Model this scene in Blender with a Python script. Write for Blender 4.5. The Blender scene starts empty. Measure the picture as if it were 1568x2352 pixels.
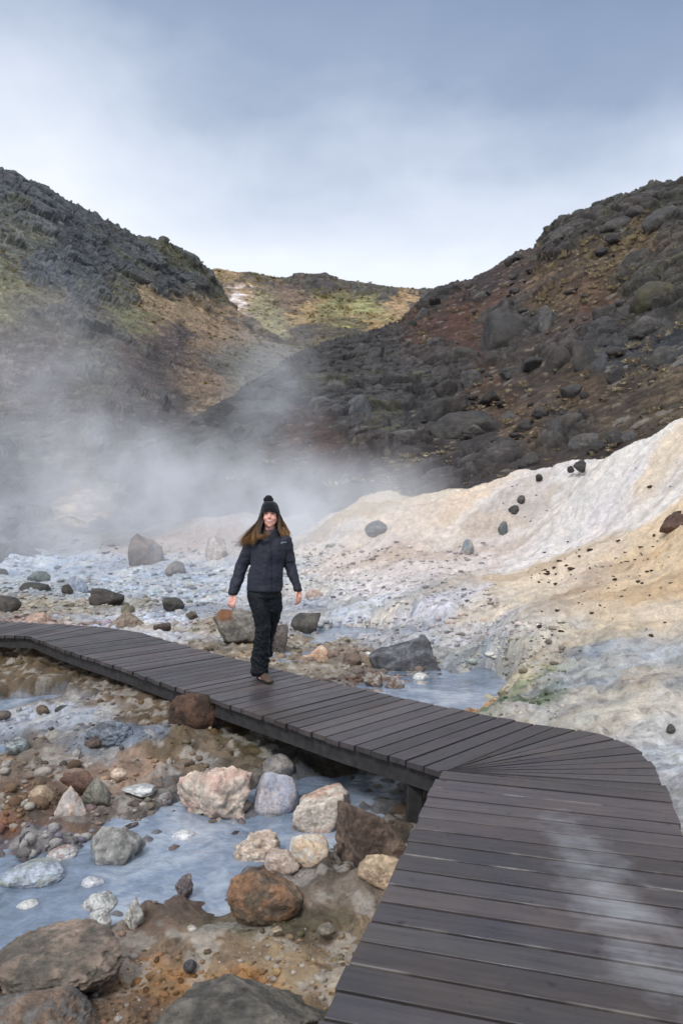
import bpy, bmesh, math, random
import numpy as np
from mathutils import Vector, Matrix
random.seed(7)
rng = np.random.default_rng(11)
scene = bpy.context.scene
COL = scene.collection
F, CU, CV, CH = 1700.0, 784.0, 1176.0, 1.6      # focal length / principal point of the 1568x2352 view, eye height over the deck

# ------------------------------------------------------------------ helpers
def lin(c):
    c = np.asarray(c, float) / 255.0
    return np.where(c <= .04045, c / 12.92, ((c + .055) / 1.055) ** 2.4)

def at_z(u, v, z=0.0):
    y = F * (CH - z) / (v - CV)
    return np.array([(u - CU) / F * y, y, z])

def at_y(u, v, y):
    return np.array([(u - CU) / F * y, y, CH - (v - CV) / F * y])

def sstep(a, b, x):
    t = np.clip((x - a) / (b - a), 0, 1)
    return t * t * (3 - 2 * t)

def hash3(ix, iy, iz, seed):
    h = (ix.astype(np.uint32) * np.uint32(374761393) + iy.astype(np.uint32) * np.uint32(668265263)
         + iz.astype(np.uint32) * np.uint32(2147483647 - 58) + np.uint32((seed * 974634533) & 0xffffffff))
    h = (h ^ (h >> np.uint32(13))) * np.uint32(1274126177)
    h = (h ^ (h >> np.uint32(16))) * np.uint32(2246822519)
    h = h ^ (h >> np.uint32(15))
    return (h & np.uint32(0xffffff)).astype(np.float32) / np.float32(0xffffff)

def vnoise(p, seed=0):
    p = np.asarray(p, np.float32)
    f = np.floor(p); i = f.astype(np.int64); t = p - f
    t = t * t * t * (t * (t * 6 - 15) + 10)
    r = 0
    for dx in (0, 1):
        wx = t[:, 0] if dx else 1 - t[:, 0]
        for dy in (0, 1):
            wy = t[:, 1] if dy else 1 - t[:, 1]
            for dz in (0, 1):
                wz = t[:, 2] if dz else 1 - t[:, 2]
                r = r + wx * wy * wz * hash3(i[:, 0] + dx, i[:, 1] + dy, i[:, 2] + dz, seed)
    return r * 2 - 1

def fbm(p, oct=4, seed=0, gain=.5, lac=2.03):
    p = np.asarray(p, np.float32); a, s, tot = 1.0, 0, 0
    for k in range(oct):
        s = s + a * vnoise(p, seed + 17 * k); tot += a
        a *= gain; p = p * lac + 13.7
    return s / tot * 1.6

def worley(p, seed=0, vec=False):
    p = np.asarray(p, np.float32)
    b = np.floor(p).astype(np.int64)
    f1 = np.full(len(p), 9, np.float32); f2 = f1.copy(); cid = np.zeros(len(p), np.float32)
    off = np.zeros((len(p), 3), np.float32)
    for dx in (-1, 0, 1):
        for dy in (-1, 0, 1):
            for dz in (-1, 0, 1):
                cx, cy, cz = b[:, 0] + dx, b[:, 1] + dy, b[:, 2] + dz
                px = cx + hash3(cx, cy, cz, seed + 1); py = cy + hash3(cx, cy, cz, seed + 2); pz = cz + hash3(cx, cy, cz, seed + 3)
                d = np.sqrt((px - p[:, 0]) ** 2 + (py - p[:, 1]) ** 2 + (pz - p[:, 2]) ** 2).astype(np.float32)
                near = d < f1
                f2 = np.where(near, f1, np.minimum(f2, d))
                cid = np.where(near, hash3(cx, cy, cz, seed + 4), cid)
                f1 = np.where(near, d, f1)
                if vec: off = np.where(near[:, None], np.stack([p[:, 0] - px, p[:, 1] - py, p[:, 2] - pz], 1), off)
    return (f1, f2, cid, off) if vec else (f1, f2, cid)

def facet(cid, off):
    a = cid * 91.7; b = cid * 57.3
    return off[:, 0] * np.sin(a * 6.28) + off[:, 1] * np.cos(b * 6.28) + off[:, 2] * np.sin(b * 17)

def col3(x, y, z=0.0):
    return np.stack([x, y, np.zeros_like(x) + z], 1)

def make_mesh(name, verts, faces, mat, cols=None, smooth=True, attrs=None):
    me = bpy.data.meshes.new(name)
    verts = np.ascontiguousarray(verts, np.float32)
    faces = np.ascontiguousarray(faces, np.int32)
    k = faces.shape[1]
    me.vertices.add(len(verts)); me.vertices.foreach_set('co', verts.ravel())
    me.loops.add(faces.size); me.loops.foreach_set('vertex_index', faces.ravel())
    me.polygons.add(len(faces))
    me.polygons.foreach_set('loop_start', np.arange(0, faces.size, k, dtype=np.int32))
    me.polygons.foreach_set('loop_total', np.full(len(faces), k, np.int32))
    me.polygons.foreach_set('use_smooth', np.full(len(faces), smooth, bool))
    me.update(calc_edges=True)
    if cols is not None:
        set_cols(me, cols)
    for n, a in (attrs or {}).items():
        at = me.attributes.new(n, 'FLOAT_VECTOR', 'POINT')
        at.data.foreach_set('vector', np.ascontiguousarray(a, np.float32).ravel())
    if mat: me.materials.append(mat)
    return me

def set_cols(me, cols):
    at = me.color_attributes.new('Col', 'FLOAT_COLOR', 'POINT')
    c4 = np.ones((len(cols), 4), np.float32); c4[:, :3] = cols
    at.data.foreach_set('color', c4.ravel())

def link(name, me, parent=None, loc=(0, 0, 0)):
    o = bpy.data.objects.new(name, me); COL.objects.link(o); o.location = loc
    if parent: o.parent = parent
    return o

def empty(name, loc=(0, 0, 0)):
    o = bpy.data.objects.new(name, None); COL.objects.link(o); o.location = loc
    o.empty_display_size = .2
    return o

def tag(o, label=None, cat=None, group=None, kind=None):
    if label: o['label'] = label
    if cat: o['category'] = cat
    if group: o['group'] = group
    if kind: o['kind'] = kind
    return o

def grid_faces(nr, nc):
    i = np.arange(nr * nc).reshape(nr, nc)
    return np.stack([i[:-1, :-1], i[:-1, 1:], i[1:, 1:], i[1:, :-1]], -1).reshape(-1, 4)

def join(parts):
    """[(verts, faces, cols)] -> one"""
    V, Fc, C, n = [], [], [], 0
    for v, f, c in parts:
        V.append(v); Fc.append(np.asarray(f) + n); C.append(c if getattr(c, 'ndim', 1) == 2 else np.tile(c, (len(v), 1))); n += len(v)
    return np.concatenate(V), np.concatenate(Fc), np.concatenate(C)

# ------------------------------------------------------------------ materials
def mat_nodes(name):
    m = bpy.data.materials.new(name); m.use_nodes = True
    nt = m.node_tree; b = nt.nodes['Principled BSDF']
    return m, nt, b

def N(nt, t, **kw):
    n = nt.nodes.new(t)
    for k, v in kw.items():
        if k in n.inputs: n.inputs[k].default_value = v
        else: setattr(n, k, v)
    return n

def mixrgb(nt, mode, fac, a, b):
    n = nt.nodes.new('ShaderNodeMix'); n.data_type = 'RGBA'; n.blend_type = mode
    for sock, val in ((n.inputs[0], fac), (n.inputs[6], a), (n.inputs[7], b)):
        if hasattr(val, 'is_output'): nt.links.new(val, sock)
        else: sock.default_value = val
    return n.outputs[2]

def ramp(nt, src, stops):
    r = nt.nodes.new('ShaderNodeValToRGB')
    e = r.color_ramp.elements
    e[0].position, e[0].color = stops[0][0], stops[0][1]
    e[1].position, e[1].color = stops[-1][0], stops[-1][1]
    for p, c in stops[1:-1]:
        x = e.new(p); x.color = c
    nt.links.new(src, r.inputs[0])
    return r.outputs[0]

def g4(v): return (v, v, v, 1)

def vcol_mat(name, s1, s2, amp, bump1, bump2, rough=.85, spec=.3, space='world', rough_var=0.0):
    """attribute colour x two octave groups of noise, with two bumps"""
    m, nt, b = mat_nodes(name)
    at = N(nt, 'ShaderNodeAttribute', attribute_name='Col')
    if space == 'world':
        pos = N(nt, 'ShaderNodeNewGeometry').outputs['Position']
    else:
        pos = N(nt, 'ShaderNodeTexCoord').outputs['Object']
    n1 = N(nt, 'ShaderNodeTexNoise', Scale=s1, Detail=8.0, Roughness=.65); nt.links.new(pos, n1.inputs['Vector'])
    n2 = N(nt, 'ShaderNodeTexNoise', Scale=s2, Detail=5.0, Roughness=.7); nt.links.new(pos, n2.inputs['Vector'])
    k1 = ramp(nt, n1.outputs['Fac'], [(.25, g4(1 - amp)), (.5, g4(1)), (.75, g4(1 + amp))])
    k2 = ramp(nt, n2.outputs['Fac'], [(.3, g4(1 - amp * .8)), (.5, g4(1)), (.72, g4(1 + amp * .8))])
    c = mixrgb(nt, 'MULTIPLY', 1.0, at.outputs['Color'], k1)
    c = mixrgb(nt, 'MULTIPLY', 1.0, c, k2)
    nt.links.new(c, b.inputs['Base Color'])
    b.inputs['Roughness'].default_value = rough
    b.inputs['Specular IOR Level'].default_value = spec
    if rough_var:
        rr = N(nt, 'ShaderNodeMapRange'); nt.links.new(n1.outputs['Fac'], rr.inputs[0])
        rr.inputs[1].default_value, rr.inputs[2].default_value = .35, .65
        rr.inputs[3].default_value, rr.inputs[4].default_value = rough - rough_var, rough + .05
        nt.links.new(rr.outputs[0], b.inputs['Roughness'])
    bp = N(nt, 'ShaderNodeBump', Strength=1.0, Distance=bump1); nt.links.new(n1.outputs['Fac'], bp.inputs['Height'])
    bp2 = N(nt, 'ShaderNodeBump', Strength=1.0, Distance=bump2); nt.links.new(n2.outputs['Fac'], bp2.inputs['Height'])
    nt.links.new(bp.outputs[0], bp2.inputs['Normal'])
    nt.links.new(bp2.outputs[0], b.inputs['Normal'])
    return m

M_ground = vcol_mat('mineral_ground', 7.0, 38.0, .28, .05, .012, rough=.8, rough_var=.35)
M_rock = vcol_mat('mineral_rock', 6.0, 34.0, .3, .07, .012, rough=.75, space='object', rough_var=.2)
M_lava = vcol_mat('lava_stone', 1.6, 9.0, .32, .18, .04, rough=.8, space='object')
M_hill_near = vcol_mat('lava_hillside', 1.3, 7.5, .34, .25, .06, rough=.85)
M_hill_far = vcol_mat('distant_hillside', .5, 2.6, .32, .5, .15, rough=.9)
M_grass = vcol_mat('dry_grass', 3.0, 14.0, .25, .02, .01, rough=.9)

def plain(name, rgb, rough=.7, spec=.4, noise=0, bump=0, scale=60, sheen=0):
    m, nt, b = mat_nodes(name)
    b.inputs['Base Color'].default_value = (*rgb, 1)
    b.inputs['Roughness'].default_value = rough
    b.inputs['Specular IOR Level'].default_value = spec
    if sheen:
        b.inputs['Sheen Weight'].default_value = sheen
    if noise or bump:
        pos = N(nt, 'ShaderNodeTexCoord').outputs['Object']
        n = N(nt, 'ShaderNodeTexNoise', Scale=scale, Detail=5.0, Roughness=.6); nt.links.new(pos, n.inputs['Vector'])
        k = ramp(nt, n.outputs['Fac'], [(.3, g4(1 - noise)), (.7, g4(1 + noise))])
        nt.links.new(mixrgb(nt, 'MULTIPLY', 1.0, (*rgb, 1), k), b.inputs['Base Color'])
        if bump:
            bp = N(nt, 'ShaderNodeBump', Strength=1.0, Distance=bump); nt.links.new(n.outputs['Fac'], bp.inputs['Height'])
            nt.links.new(bp.outputs[0], b.inputs['Normal'])
    return m

# milky geothermal water
M_water, nt, b = mat_nodes('milky_water')
pos = N(nt, 'ShaderNodeNewGeometry').outputs['Position']
n1 = N(nt, 'ShaderNodeTexNoise', Scale=1.4, Detail=6.0, Roughness=.6, Distortion=.6); nt.links.new(pos, n1.inputs['Vector'])
n7 = N(nt, 'ShaderNodeTexNoise', Scale=6.5, Detail=6.0, Roughness=.65, Distortion=1.2); nt.links.new(pos, n7.inputs['Vector'])
ad = N(nt, 'ShaderNodeMath', operation='MULTIPLY_ADD'); nt.links.new(n7.outputs['Fac'], ad.inputs[0]); ad.inputs[1].default_value = .55; nt.links.new(n1.outputs['Fac'], ad.inputs[2])
c = ramp(nt, ad.outputs[0], [(.55, (.10, .13, .17, 1)), (.76, (.195, .245, .325, 1)), (1.0, (.40, .44, .50, 1))])
nt.links.new(c, b.inputs['Base Color'])
b.inputs['Roughness'].default_value = .07
mp = N(nt, 'ShaderNodeMapping'); mp.inputs['Scale'].default_value = (1.5, 2.1, 1); mp.inputs['Rotation'].default_value = (0, 0, .35)
nt.links.new(pos, mp.inputs[0])
n2 = N(nt, 'ShaderNodeTexNoise', Scale=5.0, Detail=5.0, Roughness=.55, Distortion=.4); nt.links.new(mp.outputs[0], n2.inputs['Vector'])
bp = N(nt, 'ShaderNodeBump', Strength=1.0, Distance=.016); nt.links.new(n2.outputs['Fac'], bp.inputs['Height'])
nt.links.new(bp.outputs[0], b.inputs['Normal'])

# ------------------------------------------------------------------ ground: control heights
GZ = [  # (u, v, z) in front of the walkway
 (-700,2352,-.34),(0,2352,-.34),(300,2352,-.36),(700,2300,-.38),(0,2200,-.38),(400,2180,-.40),(650,2150,-.39),(0,2020,-.44),
 (300,2020,-.44),(600,1950,-.44),(850,2000,-.39),(0,1850,-.38),(300,1850,-.42),(500,1800,-.42),(800,1800,-.46),(950,1850,-.46),
 (0,1720,-.36),(200,1700,-.31),(400,1690,-.29),(600,1700,-.36),(0,1600,-.37),(130,1540,-.28),(300,1600,-.26),(430,1630,-.24),(-700,1700,-.34),
 (-600,1500,-.30),(1100,2000,-.42),(1300,2300,-.38),(1600,2352,-.30),(1800,2150,-.2),(1640,1880,-.16),(1580,1780,-.14),(1200,1780,-.36),
 (0,1415,-.30),(250,1430,-.30),(450,1480,-.32),(650,1530,-.34),(850,1590,-.36),(1000,1600,-.42),(1100,1620,-.40),(1180,1628,-.20),
 (1300,1655,-.15),(1450,1685,-.13),(1568,1650,-.06),(1568,1545,.12),(1380,1530,.06),(900,1500,-.32),(1050,1520,-.33),(700,1440,-.30),
 (500,1400,-.26),(200,1350,-.20),(0,1340,-.20),(700,1360,-.16),(850,1440,-.27),(1100,1470,-.22),(-700,1420,-.3),(-700,1330,-.15)]
GY = [  # (u, v, y) slope behind and right
 (1200,1400,9.5),(1300,1330,11),(1000,1370,12),(1000,1300,15),(1150,1250,16),(1568,1400,8.3),(1568,1250,10.5),(1568,1100,12.5),
 (1568,960,14.5),(1480,1000,15.4),(1400,1035,16.2),(1300,1060,17.3),(1180,1085,18.5),(1100,1100,19),(1040,1125,19.5),(960,1126,20),(900,1128,20.5),
 (820,1150,21.5),(720,1215,22),(1900,800,12.5),(1900,1200,8.5),(2300,700,11),(2300,1300,7),(1400,1180,14),(1250,1160,16.5),
 (0,1262,26),(200,1270,25),(400,1290,22),(550,1285,21),(600,1210,25),(450,1205,29),(300,1215,32),(0,1238,33),(700,1185,29),(-700,1262,26),(-700,1240,34)]
GW = [(0,0,-.42),(-3,0,-.38),(3,0,-.32),(0,-3,-.42),(-6,-3,-.4),(6,-3,-.2),(-1,2,-.42),(2.2,1.5,-.3),(-5,2.5,-.36),(4.5,2.2,.1)]
ctl = [at_z(*p) for p in GZ] + [at_y(*p) for p in GY]
for (u, v, y) in GY[8:19]:                       # the crest drops away behind
    p = at_y(u, v, y); ctl.append(np.array([p[0] * 1.16, y * 1.16, p[2] - .5])); ctl.append(np.array([p[0] * 1.4, y * 1.4, p[2] - 1.6]))
ctl += [np.array(p, float) for p in GW]
for x in (-40, -15, 0, 15, 40): ctl.append(np.array([x, 48.0, .2]))
ctl = np.array(ctl)

def warp(x, y): return np.stack([x / (y + 5.0), np.log(y + 5.0)], 1)
def tps_fit(P, z, lam=2e-4):
    n = len(P); D = np.linalg.norm(P[:, None] - P[None], axis=2)
    K = np.where(D > 0, D * D * np.log(D + 1e-12), 0) + lam * np.eye(n)
    A = np.zeros((n + 3, n + 3)); A[:n, :n] = K; A[:n, n] = 1; A[:n, n + 1:] = P; A[n:, :n] = A[:n, n:].T
    return np.linalg.solve(A, np.concatenate([z, np.zeros(3)]))
CP = warp(ctl[:, 0], ctl[:, 1]); CW = tps_fit(CP, ctl[:, 2])
def base_h(x, y):
    out = np.empty(len(x)); n = len(CP)
    for s in range(0, len(x), 60000):
        Q = warp(x[s:s + 60000], np.clip(y[s:s + 60000], -4.5, 60))
        D2 = ((Q[:, None] - CP[None]) ** 2).sum(2)
        out[s:s + 60000] = (.5 * D2 * np.log(D2 + 1e-20)) @ CW[:n] + CW[n] + Q @ CW[n + 1:]
    return out

WZ = -.475                                        # stream level
WZ2 = -.375                                       # pool behind the walkway
STREAM = [[(-500,2080,.60),(0,2080,.52),(150,2045,.50),(330,1985,.48),(480,1950,.42),(620,1905,.36),(780,1850,.34),(900,1800,.34),(1000,1740,.35)],
          [(330,1985,.25),(390,1910,.22),(420,1860,.18),(600,1830,.15),(700,1800,.2)],
          [(-200,1640,.5),(40,1620,.33),(130,1600,.15)],[(-300,1700,.25),(20,1735,.16)]]
POOL = [[(960,1600,.2),(1040,1590,.34),(1085,1565,.26),(1110,1540,.12)],[(740,1449,.12),(830,1447,.3),(900,1455,.2)]]
def poly_dist(x, y, lines, z):
    best = np.full(len(x), 9.0)
    for L in lines:
        W = [(*at_z(u, v, z)[:2], r) for (u, v, r) in L]
        for (x0, y0, r0), (x1, y1, r1) in zip(W[:-1], W[1:]):
            dx, dy = x1 - x0, y1 - y0
            t = np.clip(((x - x0) * dx + (y - y0) * dy) / (dx * dx + dy * dy), 0, 1)
            d = np.hypot(x - x0 - t * dx, y - y0 - t * dy) / (r0 + t * (r1 - r0))
            best = np.minimum(best, d)
    return best

def ground_h(x, y, detail=True):
    x = np.asarray(x, float); y = np.asarray(y, float)
    z = base_h(x, y)
    near = (y > 1) & (y < 14) & (np.abs(x) < 12)
    p = col3(x, y)
    wob = np.zeros(len(x))
    if near.any(): wob[near] = .38 * fbm(p[near] * 2.1, 4, 3)
    ds = np.full(len(x), 9.0); dp = ds.copy()
    if near.any():
        ds[near] = poly_dist(x[near], y[near], STREAM, WZ) + wob[near]
        dp[near] = poly_dist(x[near], y[near], POOL, WZ2) + wob[near] * .8
    s = 1 - sstep(.55, 1.5, ds); z = z * (1 - s) + (WZ - .055) * s
    s2 = 1 - sstep(.6, 2.4, dp); z = z * (1 - s2) + (WZ2 - .08) * s2
    zz = z
    if detail:
        amp = 1 + .15 * np.maximum(s, s2)
        slope = sstep(.15, .6, z)                # the white slope is smoother in the small, gullied in the large
        n1 = fbm(p * np.array([.55, .55, 1]), 4, 21)
        n2 = fbm(p * 3.2, 5, 31)
        n3 = np.abs(fbm(p * np.array([.9, 2.6, 1]) + 4 * n1[:, None] * .2, 4, 41))
        lump = np.zeros(len(x))
        q = y < 13
        if q.any():
            f1, f2, cid = worley(p[q] * 6.5 + .25 * n2[q, None], 5)
            lump[q] = np.maximum(0, .55 - f1) * (cid > .45) * .11
        z = z + n1 * (.05 + .13 * slope) + n2 * (.045 * amp * (1 - .2 * slope)) - n3 * .15 * slope + lump * amp * (1 - .8 * slope)
        # ground kept under the deck
        far = sstep(9, 22, y)
        z = z + far * .14 * fbm(p * .9, 4, 51)
    return z

def ray_ground(u, v, detail=False):
    u = np.atleast_1d(np.asarray(u, float)); v = np.atleast_1d(np.asarray(v, float))
    ys = np.exp(np.linspace(math.log(1.7), math.log(42), 420))
    X = ((u - CU) / F)[:, None] * ys; Y = np.tile(ys, (len(u), 1)); Z = CH - ((v - CV) / F)[:, None] * ys
    H = ground_h(X.ravel(), Y.ravel(), detail).reshape(X.shape)
    below = Z <= H
    k = np.where(below.any(1), below.argmax(1), len(ys) - 1); k = np.maximum(k, 1)
    r = np.arange(len(u)); a = Z[r, k - 1] - H[r, k - 1]; b2 = H[r, k] - Z[r, k]
    t = np.clip(a / np.maximum(a + b2, 1e-6), 0, 1)
    y = ys[k - 1] + t * (ys[k] - ys[k - 1])
    x = (u - CU) / F * y
    return np.stack([x, y, ground_h(x, y, detail)], 1)

# ------------------------------------------------------------------ ground colours
GC = [
 (0,1530,(112,92,64)),(70,1515,(110,90,62)),(-120,1540,(116,95,68)),(30,1578,(120,100,74)),(0,1560,(112,92,66)),(30,1615,(168,172,180)),(120,1612,(150,142,136)),(30,1650,(170,175,185)),(200,1560,(112,92,66)),(280,1600,(116,92,66)),(330,1650,(108,88,62)),
 (230,1690,(130,135,145)),(60,1730,(150,130,110)),(150,1770,(138,112,90)),(300,1750,(165,135,112)),(400,1720,(118,98,72)),(520,1680,(128,103,62)),
 (600,1720,(105,90,60)),(620,1680,(86,76,56)),(700,1720,(72,70,64)),(30,1830,(138,112,86)),(80,1880,(152,108,82)),(200,1870,(125,103,88)),
 (350,1830,(140,125,115)),(420,1900,(116,104,100)),(150,1940,(130,125,130)),(300,2100,(145,140,140)),(450,2060,(132,107,90)),(400,2130,(148,124,104)),
 (600,2150,(146,124,98)),(720,2080,(112,100,76)),(300,2200,(148,128,110)),(400,2250,(148,112,72)),(500,2230,(172,124,70)),(700,2200,(168,142,108)),
 (800,2200,(174,146,106)),(820,2080,(160,135,105)),(850,2050,(148,128,108)),(900,1950,(86,70,52)),(300,2330,(130,104,80)),(60,2200,(120,100,82)),
 (520,1800,(110,104,100)),(460,1690,(135,120,100)),(480,1740,(122,105,84)),
 (60,1400,(165,152,135)),(50,1440,(160,128,112)),(150,1390,(160,150,132)),(330,1430,(208,211,222)),(375,1455,(200,200,208)),(450,1440,(160,144,122)),
 (500,1490,(146,130,108)),(560,1510,(146,130,108)),(680,1480,(148,132,110)),(750,1540,(148,132,112)),(620,1400,(178,180,186)),(830,1440,(185,190,200)),(700,1350,(200,195,190)),
 (200,1320,(186,196,210)),(50,1290,(198,208,222)),(400,1330,(190,198,208)),(500,1300,(202,206,214)),(300,1290,(182,188,198)),(600,1250,(205,200,200)),
 (560,1340,(196,202,212)),(120,1350,(176,180,182)),(300,1360,(188,194,202)),(480,1360,(188,194,204)),
 (100,1245,(120,122,126)),(30,1222,(110,112,118)),(150,1232,(140,132,128)),(-200,1240,(120,120,125)),(40,1248,(140,145,152)),(450,1240,(190,172,162)),(620,1200,(205,202,204)),(250,1240,(150,146,146)),(700,1250,(222,216,214)),
 (800,1300,(226,213,206)),(900,1200,(229,215,204)),(900,1140,(226,213,192)),(1040,1150,(226,206,186)),(1100,1200,(220,211,206)),(1000,1280,(216,206,206)),
 (1000,1370,(206,204,212)),(1180,1130,(216,213,216)),(1300,1090,(219,216,216)),(1450,1060,(223,221,221)),(1560,1000,(232,215,194)),(1400,1180,(223,221,226)),
 (1540,1120,(226,223,223)),(1300,1260,(226,221,223)),(1200,1330,(222,206,184)),(1450,1250,(226,203,172)),(1540,1230,(226,200,164)),(1350,1300,(216,200,185)),
 (1500,1330,(225,200,166)),(1300,1345,(196,176,154)),(1150,1400,(216,200,178)),(1100,1450,(194,189,190)),(1250,1400,(205,196,188)),(1200,1440,(186,176,158)),
 (1400,1420,(220,200,170)),(1540,1400,(222,206,186)),(1300,1480,(190,176,156)),(1340,1500,(170,174,180)),(1450,1528,(176,181,188)),(1540,1540,(176,181,188)),(1480,1556,(140,142,144)),
 (1540,1580,(150,150,150)),(1420,1580,(170,160,148)),(1250,1520,(150,150,150)),(1200,1550,(178,167,150)),(1176,1622,(100,112,84)),(1240,1640,(200,188,168)),(1215,1580,(172,168,160)),(1290,1560,(176,170,160)),(1165,1600,(150,155,120)),(1140,1612,(196,184,150)),(1112,1628,(200,150,98)),
 (1230,1590,(140,146,140)),(1260,1620,(176,170,162)),(1350,1600,(208,190,165)),(1450,1630,(206,196,181)),(1540,1620,(206,196,181)),(1300,1655,(206,194,174)),(1540,1750,(192,192,194)),
 (1560,1850,(186,186,189)),(1510,1700,(204,200,196)),(950,1470,(170,170,175)),(1050,1500,(165,165,160)),(900,1545,(136,120,104)),(930,1575,(126,100,84)),(1000,1560,(128,128,128)),(820,1520,(140,122,104)),
 (1120,1540,(160,165,168)),(760,1420,(190,186,182)),(900,1410,(205,196,186)),(950,1330,(214,206,206))]
gc = np.array([(u, v) for u, v, c in GC], float)
GP = ray_ground(gc[:, 0], gc[:, 1])
GPC = np.array([lin(c) for u, v, c in GC]) * .92
GPW = warp(GP[:, 0], GP[:, 1])
def cmetric(x, y):
    # metric for the colour fields: roughly equal weight near and far
    return np.stack([x / (y + .8), 1.6 * np.log(y + .2)], 1)
GPM = cmetric(GP[:, 0], GP[:, 1])
def ground_color(x, y, zc=None):
    p = col3(x, y); s = 1.0 / (y + 2)
    w1 = fbm(p * (1.1), 4, 61); w2 = fbm(p * (1.1) + 7.3, 4, 71)
    f1 = fbm(p * 4.5, 4, 63); f2 = fbm(p * 4.5 + 9.1, 4, 73)
    Q = cmetric(x, y) + np.stack([(w1 * .9 + f1 * .30) * s * .55, (w2 * .9 + f2 * .30) * s * .75], 1)
    out = np.empty((len(x), 3))
    for k in range(0, len(x), 40000):
        D2 = ((Q[k:k + 40000, None] - GPM[None]) ** 2).sum(2) + 2e-5
        W = D2 ** -2.6
        out[k:k + 40000] = (W @ GPC) / W.sum(1, keepdims=True)
    return out

def ground_color_full(x, y, z):
    c = ground_color(x, y)
    p = col3(x, y)
    nearw = (1 - sstep(9, 16, y))
    a = fbm(p * 2.4, 5, 81); b3 = fbm(p * 9.0, 4, 91); d = fbm(p * np.array([1.0, 3.2, 1]) * .8, 5, 95)
    slope = sstep(.05, .5, z)
    c = c * (1 + (.20 * a + .22 * b3)[:, None] * (.35 + .65 * (1 - slope))[:, None])
    # warm / cool mineral staining
    warm = sstep(.12, .55, a * .6 + d * .6)[:, None] * (.5 * (1 - slope) + .22)[:, None]
    c = c * (1 + warm * np.array([.05, -.03, -.18]))
    cool = sstep(.1, .5, fbm(p * 1.7 + 31, 4, 97))[:, None] * (.45 * (1 - slope) + .12)[:, None]
    c = c * (1 + cool * (np.array([-.18, -.04, .14]) * (1 - .6 * slope[:, None])))
    # dark grit, also painted in as shadow between pebbles, and pale crust flecks
    e = fbm(p * 15.0, 3, 101)
    grit_shade = sstep(.22, .5, e)[:, None] * (.55 * (1 - .75 * slope))[:, None]
    c = c * (1 - grit_shade * np.array([.55, .58, .55]))
    crust = sstep(.22, .55, fbm(p * 8.0 + 5, 4, 103) + .25 * a)[:, None] * (.62 * (1 - slope))[:, None]
    c = c + crust * (np.array([.50, .47, .42]) - c) * .7
    # pale blue-white striping of the flats
    flat = (sstep(9, 13, y) * (1 - slope))[:, None]
    st = sstep(.0, .5, fbm(p * np.array([.8, 2.2, 1]) * .9, 5, 107))[:, None]
    c = c * (1 - flat * st * np.array([.30, .26, .21]))
    # gully streaks on the slope
    st2 = sstep(.05, .5, fbm(p * np.array([.5, 1.6, 1]) + 3, 5, 109))[:, None] * slope[:, None]
    c = c * (1 - st2 * np.array([.18, .23, .29]))
    lum = c.mean(1, keepdims=True); c = lum + (c - lum) * .84
    c = c * (1 - slope[:, None] * np.array([.05, .09, .145]))
    dsx = poly_dist(x, np.clip(y, .5, 60), STREAM, WZ) + .30 * a
    wet = ((1 - sstep(1.25, 1.9, dsx)) * sstep(.6, .95, dsx) * (y < 11))[:, None]
    c = c * (1 - .33 * wet)
    return np.clip(c, .012, .86)

# ------------------------------------------------------------------ ground mesh
def rows_y():
    ys = [2.5]
    while ys[-1] < 40:
        y = ys[-1]; ys.append(y + 1 / (1150 / y ** 2 + 165 / y))
    return np.concatenate([np.linspace(-3.6, 2.45, 50), ys, np.exp(np.linspace(math.log(42), math.log(420), 16))])
ys = rows_y()
cols_a = np.concatenate([-np.exp(np.linspace(math.log(4), math.log(.46), 34)), np.linspace(-.455, .455, 960), np.exp(np.linspace(math.log(.46), math.log(4), 34))])
A, Y = np.meshgrid(cols_a, ys)
X = A * (np.maximum(Y, -3.0) + 4.0)
x, y = X.ravel(), Y.ravel()
z = ground_h(x, y)
z = z - np.clip(y - 27.5, 0, 14) * .09 * (x < -2)
z = np.where(y > 41, -.6 - sstep(41, 60, y) * 3, np.clip(z, -1.2, 9))
# flatten beneath the deck so that nothing pokes through
gcol = ground_color_full(x, np.clip(y, .5, 60), z)
bed = (poly_dist(x, np.clip(y, .5, 60), STREAM, WZ) < 1.0)
gcol[bed] = gcol[bed] * .55 + np.array([.16, .18, .21]) * .45
ground_z = z
DECK_FIX = True

# ------------------------------------------------------------------ boardwalk geometry (plan)
def P2(u, v): return at_z(u, v, 0)[:2]
C0 = P2(1024, 1770)
front = [C0] + [P2(*p) for p in [(784,1700),(640,1652),(492,1603)]]
front2 = [P2(*p) for p in [(487,1594),(435,1586),(280,1531),(180,1500),(120,1479),(75,1461)]]
dl = P2(75, 1461) - P2(0, 1457.5)
front2.append(front2[-1] - dl / np.linalg.norm(dl) * 4.0)
FR = np.array(front + front2)
far_px = [(1429,1705),(1359,1681),(1234,1664),(1134,1648),(959,1611),(784,1575),(550,1516),(450,1491),(320,1453),(235,1440)]
FA = [P2(*p) for p in far_px]
dl2 = P2(235, 1440) - P2(0, 1427)
FA.append(FA[-1] - dl2 / np.linalg.norm(dl2) * 5.0)
dR = P2(784, 2303) - C0; dR /= np.linalg.norm(dR)            # the right section runs along dR towards the camera
nR = np.array([-dR[1], dR[0]]); nR = nR if nR[0] > 0 else -nR
RT = [P2(*p) for p in [(1568,1923),(1534,1840),(1501,1768),(1476,1735)]]
RT = [RT[0] + dR * 6.0] + RT
OUT = np.array(RT + FA)                                      # whole outer edge: near right -> corner -> far left
dM = FR[2] - FR[0]; dM /= np.linalg.norm(dM); nM = np.array([-dM[1], dM[0]]); nM = nM if nM[1] > 0 else -nM
dL = -dl / np.linalg.norm(dl); nL = np.array([-dL[1], dL[0]]); nL = nL if nL[1] > 0 else -nL

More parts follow.
